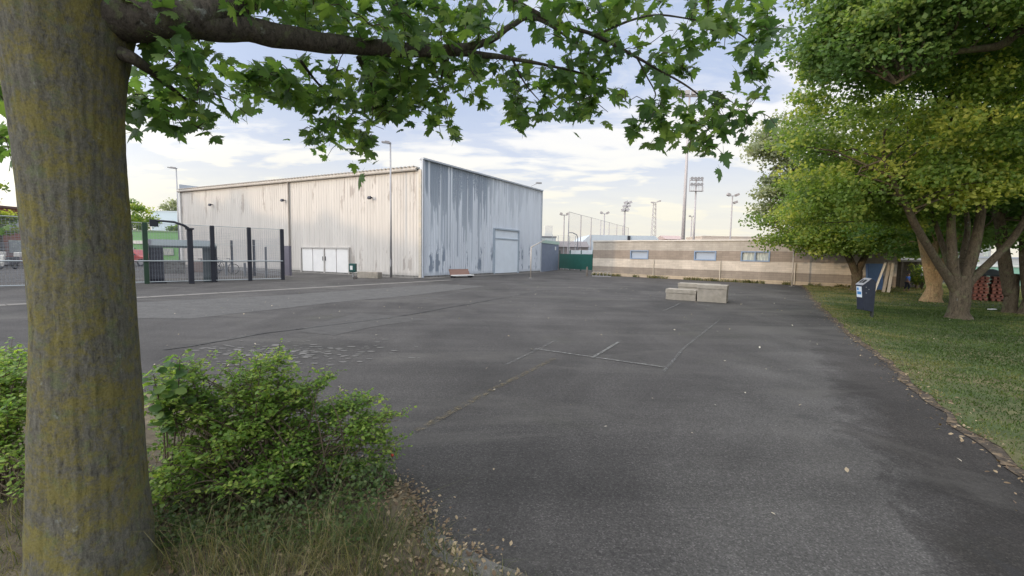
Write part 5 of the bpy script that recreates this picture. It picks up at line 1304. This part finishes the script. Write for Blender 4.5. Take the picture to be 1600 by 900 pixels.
# bushes by the shed
def shrub(label, c, rad, n, leafm, leaf, per, cr, seed, name='shrub'):
    P = Vector((c[0], c[1], 0)); e = thing(name, label, 'shrub', P); r_ = np.random.default_rng(seed)
    cl = ellclumps((0, 0, c[2]), rad, n, seed, .2, -.9); N_ = len(cl)*per
    cl[:, 2] = np.maximum(cl[:, 2], .12)
    q = r_.normal(size=(N_, 3)); q /= np.linalg.norm(q, axis=1, keepdims=True); q *= r_.random((N_, 1))**.45
    leaves('foliage', np.repeat(cl, per, 0)+q*cr*np.array([1, 1, .8]), leaf*r_.uniform(.6, 1.3, N_), r_.normal(size=(N_, 3))*.6+np.array([-.2, -.3, .7]), RHOMB, leafm, e)
    b = MB()
    for i in range(0, len(cl), 3): b.tube([(0, 0, 0), Vector(cl[i])*.5+Vector((0, 0, .1)), cl[i]], [.03, .02, .008], 5, False)
    b.build('stems', M_bark2, e); return e
c = W(1441, 440, 24.5); shrub('green shrub between the child and the sunlit trunk', (c.x, c.y, .8), (.6, .7, .8), 16, M_tl, .09, 130, .32, 41)
c = W(1385, 447, 24.3)
# far left background trees
def farTree(label, u, v, Y, rad, n, leafm=M_tl, seed=50, leaf=.3, per=110, cr=1.0):
    c = W(u, v, Y); P = Vector((c.x, c.y, 0))
    return tree(label, P, .25, max(1.5, c.z-rad[2]*.6), [[(Vector((P.x, P.y, max(1.4, c.z-rad[2]*.7))), .2), (c, .08)]], [(c, rad, n, .2)], leafm, leaf=leaf, per=per, cr=cr, seed=seed)
farTree('round tree just right of the trunk above the green building', 205, 342, 66, (3.4, 3, 2.8), 46, seed=51)
farTree('small yellowish tree behind the far lamp post', 274, 330, 85, (1.9, 2, 2.4), 20, M_tl3, seed=52)
farTree('garden tree before the brick house at the left edge', -2, 352, 33, (1.7, 1.5, 1.2), 22, M_tl, seed=53, leaf=.2, cr=.55)
c0_ = W(245, 357, 60); 
shrub('clipped hedge strip along the top of the green building', (c0_.x, 66.5, 4.4), (5.0, .6, .7), 30, M_tl2, .3, 90, .6, 54, name='hedge')
P9 = Vector((c0_.x-9, 58, 0))

for i, (yy, lb_) in enumerate(((33, 'garden tree left of the yard before the taller brick house'), (25, 'second garden tree left of the yard'), (14, 'garden tree beside the ridge roofed brick house'), (4, 'garden tree before the long brick terrace'), (-8, 'garden tree before the higher brick terrace'))):
    tree(lb_, Vector((-43.5, yy, 0)), .25, 3, [[(Vector((-43.5, yy, 2.8)), .2), (Vector((-43.5, yy, 6)), .1)]], [((-43.5, yy, 6.6), (3.2, 3.8, 2.9), 70, .3)], M_tl, leaf=.3, per=110, cr=.9, seed=70+i)
# ---- rose bush in the bed
M_rose = leafmat('rose_leaf', (.085, .165, .032), (.19, .31, .06), (.44, .50, .12), .48, 5.0)
M_stem = mat('woody_stem', (.10, .075, .05), .9, var=.3)
def rosebush(label, targets, bases, seed, nst, berries=False):
    r_ = np.random.default_rng(seed); bx = Vector(bases[0]); e = thing('rose_bush', label, 'shrub', (bx.x, bx.y, .03)); o_ = Vector(e.location)
    st = MB(); lp = []; ln = []
    for i in range(nst):
        b0_ = Vector(bases[r_.integers(0, len(bases))])+Vector((r_.normal()*.10, r_.normal()*.06, 0)); u, v, Y, ru, rv, dy = targets[i % len(targets)]
        th_ = r_.uniform(0, 2*np.pi); rr = math.sqrt(r_.random())
        tp = at(u+ru*rr*math.cos(th_), v+rv*rr*math.sin(th_), Y+r_.uniform(-dy, dy)); tp.z = max(tp.z, .12)
        mid_ = b0_.lerp(tp, .45)+Vector((0, 0, .10+.1*r_.random()))
        path = smoothpath([tuple(b0_), tuple(mid_), tuple(tp)], 7); path = [Vector(p) for p in path]
        st.tube([p-o_ for p in path], list(np.linspace(.0055, .0016, len(path))), 5, False)
        for p in path[4:]:
            if p.z < .38 and r_.random() < .5: continue
            if mnoise.noise(Vector(p)*5.5) < -.12: continue
            for k in range(3):
                d_ = Vector(r_.normal(size=3)); d_.z = abs(d_.z)*.5; d_.normalize(); L_ = r_.uniform(.06, .19)
                q_ = p+d_*L_
                st.tube([p-o_, p.lerp(q_, .6)+Vector((0, 0, .012))-o_, q_-o_], [.0016, .0012, .0008], 3, False)
                for f in (.25, .45, .65, .85):
                    s_ = d_.cross(Vector((0, 0, 1))).normalized()
                    for sg in (-1, 1):
                        lp.append(p+d_*(L_*f)+s_*sg*.014+Vector((0, 0, .006))-o_); ln.append(Vector((r_.normal()*.45, r_.normal()*.45-.1, 1)))
                lp.append(q_-o_); ln.append(Vector((r_.normal()*.4, r_.normal()*.4, 1)))
    st.build('stems', M_stem, e)
    lp = np.array([tuple(p) for p in lp]); ln = np.array([tuple(p) for p in ln]); n = len(lp)
    zf = np.clip((lp[:, 2]+.03)/.9, 0, 1)
    leaves('foliage', lp, r_.uniform(.016, .037, n), ln, OVAL, M_rose, e, fold=.3, droop=.2, rnd=r_.random(n)*.9)
    if berries:
        for u, v in ((610, 706), (613, 711)):
            p = at(u, v, 2.95)-o_; bm_ = MB(); bm_.tube([p+Vector((0, 0, z)) for z in (-.011, -.007, 0, .007, .011)], [.003, .009, .011, .009, .003], 8); bm_.build('rose_hip', mat('hip_red', (.45, .05, .03), .3), e, smooth=True)
    print(label, n); return e
T1 = [(250, 720, 2.5, 18, 30, .15), (262, 770, 2.4, 25, 22, .12), (430, 560, 3.0, 22, 10, .1), (290, 575, 2.8, 20, 10, .1), (500, 590, 3.0, 16, 10, .1), (575, 628, 3.05, 14, 8, .1), (620, 650, 3.05, 10, 8, .1), (360, 572, 2.9, 20, 8, .1), (400, 770, 2.55, 60, 18, .15), (310, 775, 2.45, 50, 20, .15), (490, 765, 2.7, 40, 16, .1), (262, 600, 2.75, 26, 25, .25), (300, 605, 2.85, 40, 28, .25), (350, 600, 2.9, 45, 30, .25), (400, 600, 2.95, 40, 30, .25), (430, 595, 3.0, 34, 26, .2), (470, 615, 3.0, 30, 24, .2), (300, 650, 2.7, 50, 45, .25), (370, 660, 2.75, 55, 50, .25), (440, 660, 2.85, 50, 45, .25), (500, 650, 2.95, 45, 35, .2),
      (545, 655, 3.0, 34, 30, .2), (590, 660, 3.05, 24, 26, .15), (600, 700, 3.0, 24, 34, .15), (560, 700, 2.95, 40, 40, .2), (500, 710, 2.85, 50, 40, .2), (430, 725, 2.7, 50, 35, .2), (350, 730, 2.6, 55, 40, .2), (280, 730, 2.5, 35, 45, .2), (540, 740, 2.85, 40, 24, .15), (268, 660, 2.6, 24, 40, .2), (240, 640, 2.6, 10, 30, .1), (606, 672, 3.05, 20, 16, .1), (618, 720, 3.0, 10, 20, .1)]
B1 = [tuple(gnd(u, v)) for u, v in ((400, 792), (330, 800), (460, 785), (500, 775), (280, 795), (360, 780), (430, 800))]
B1 = [(x, y_, .03) for x, y_, z in B1]
rosebush('wide leafy rose bush spreading right of the lichened trunk', T1, B1+B1+B1[:4], 61, 165, True)
T0 = [(10, 570, 3.0, 30, 30, .25), (-20, 600, 2.9, 40, 40, .25), (20, 620, 2.8, 25, 40, .2), (10, 680, 2.6, 30, 50, .2), (-60, 620, 2.8, 50, 60, .3), (15, 750, 2.4, 25, 40, .15)]
B0 = [(x, y_, .03) for x, y_, z in [tuple(gnd(u, v)) for u, v in ((-20, 790), (0, 780), (-80, 790))]]
rosebush('leafy rose bush showing left of the lichened trunk', T0, B0, 67, 80)
# tall sprout beside the trunk with larger leaves
e = thing('sapling', 'thin sapling with large round leaves against the trunk side', 'plant', tuple(gnd(262, 800).xy)+(.03,)); o_ = Vector(e.location)
st = MB(); lp = []
for (u, v, Y) in ((281, 562, 2.6), (240, 585, 2.5), (252, 615, 2.5)):
    tp = at(u, v, Y); path = [Vector(p) for p in smoothpath([tuple(o_), tuple(o_.lerp(tp, .5)+Vector((0.02, 0, .08))), tuple(tp)], 8)]
    st.tube([p-o_ for p in path], list(np.linspace(.006, .002, len(path))), 5, False)
    for p in path[9:]:
        for k in range(3): lp.append(tuple(p-o_+Vector(rng.normal(size=3))*.035))
st.build('stem', M_stem, e); lp = np.array(lp); n = len(lp)
leaves('foliage', lp, rng.uniform(.045, .075, n), rng.normal(size=(n, 3))*.4+np.array([0, -.2, .9]), ROUND, M_maple, e)
# ground ivy/dark low leaves under bush
q = np.stack([rng.uniform(-2.3, -.75, 16000), rng.uniform(2.15, 3.0, 16000)], 1); q = q[inpoly(q, bedj)][:6800]; n = len(q)
hgt = .04+.30*rng.random(n)**1.4*np.clip(1-np.abs(q[:, 1]-2.6)/.6, .1, 1)
leaves('ground_cover', np.c_[q, hgt], rng.uniform(.014, .034, n), rng.normal(size=(n, 3))*.7+np.array([0, -.2, .9]), OVAL, leafmat('ground_cover_leaf', (.035, .07, .020), (.065, .11, .030), (.12, .15, .05), .3, 2.0))
tag(bpy.data.objects['ground_cover'], 'dark low leaves under the wide rose bush', 'ground cover', kind='stuff')

# ---- dead leaves and bits
def litter(name, label, P, sz, m, z=.02):
    n = len(P); nr = rng.normal(size=(n, 3))*.25+np.array([0, 0, 1.]); 
    leaves(name, np.c_[P, np.full(n, z)+sz*.12], sz, nr, OVAL, m, fold=-.5, droop=-.3)
    tag(bpy.data.objects[name], label, 'leaf litter', kind='stuff')
M_litter = leafmat('dead_leaf', (.16, .12, .075), (.32, .26, .18), (.60, .55, .46), .1, 6)
q = np.stack([rng.uniform(-9, 12, 900), rng.uniform(2.0, 22, 900)], 1)
keep = (q[:, 0] < q[:, 1]*1.1) & (q[:, 0] > -q[:, 1]*1.1); q = q[keep][:300]
litter('scattered_leaves', 'pale dead leaves scattered over the open asphalt', q, rng.uniform(.018, .055, len(q)), M_litter, .008)
ei = rng.integers(0, len(edge)-1, 2600); ep_ = np.array([(edge[i].x, edge[i].y) for i in ei])+np.c_[rng.normal(-.05, .13, 2600), rng.normal(-.05, .13, 2600)]
litter('edge_leaves', 'brown leaf debris along the lawn edge', ep_, rng.uniform(.012, .042, len(ep_)), leafmat('brown_leaf', (.07, .045, .028), (.17, .115, .065), (.38, .30, .19), .1, 6), .022)
bp = np.array([(p.x, p.y) for p in jag(G((560, 728), (640, 778), (668, 826), (700, 862), (770, 892)), .02, .02)]); bi = rng.integers(0, len(bp), 900)
litter('bed_debris', 'dry leaves and crumbs gathered at the bed corner', bp[bi]+rng.normal(0, .07, (900, 2)), rng.uniform(.008, .032, 900), bpy.data.materials['brown_leaf'], .028)
q = np.stack([rng.uniform(-2.2, .1, 9000), rng.uniform(1.6, 3.2, 9000)], 1); q = q[inpoly(q, bedj)][:2600]
litter('bed_leaf_litter', 'brown dead leaves lying on the soil of the bed', q, rng.uniform(.012, .038, len(q)), bpy.data.materials['brown_leaf'], .034)
# small stones / gravel at the crumbling edge
print('objects', len(bpy.data.objects))
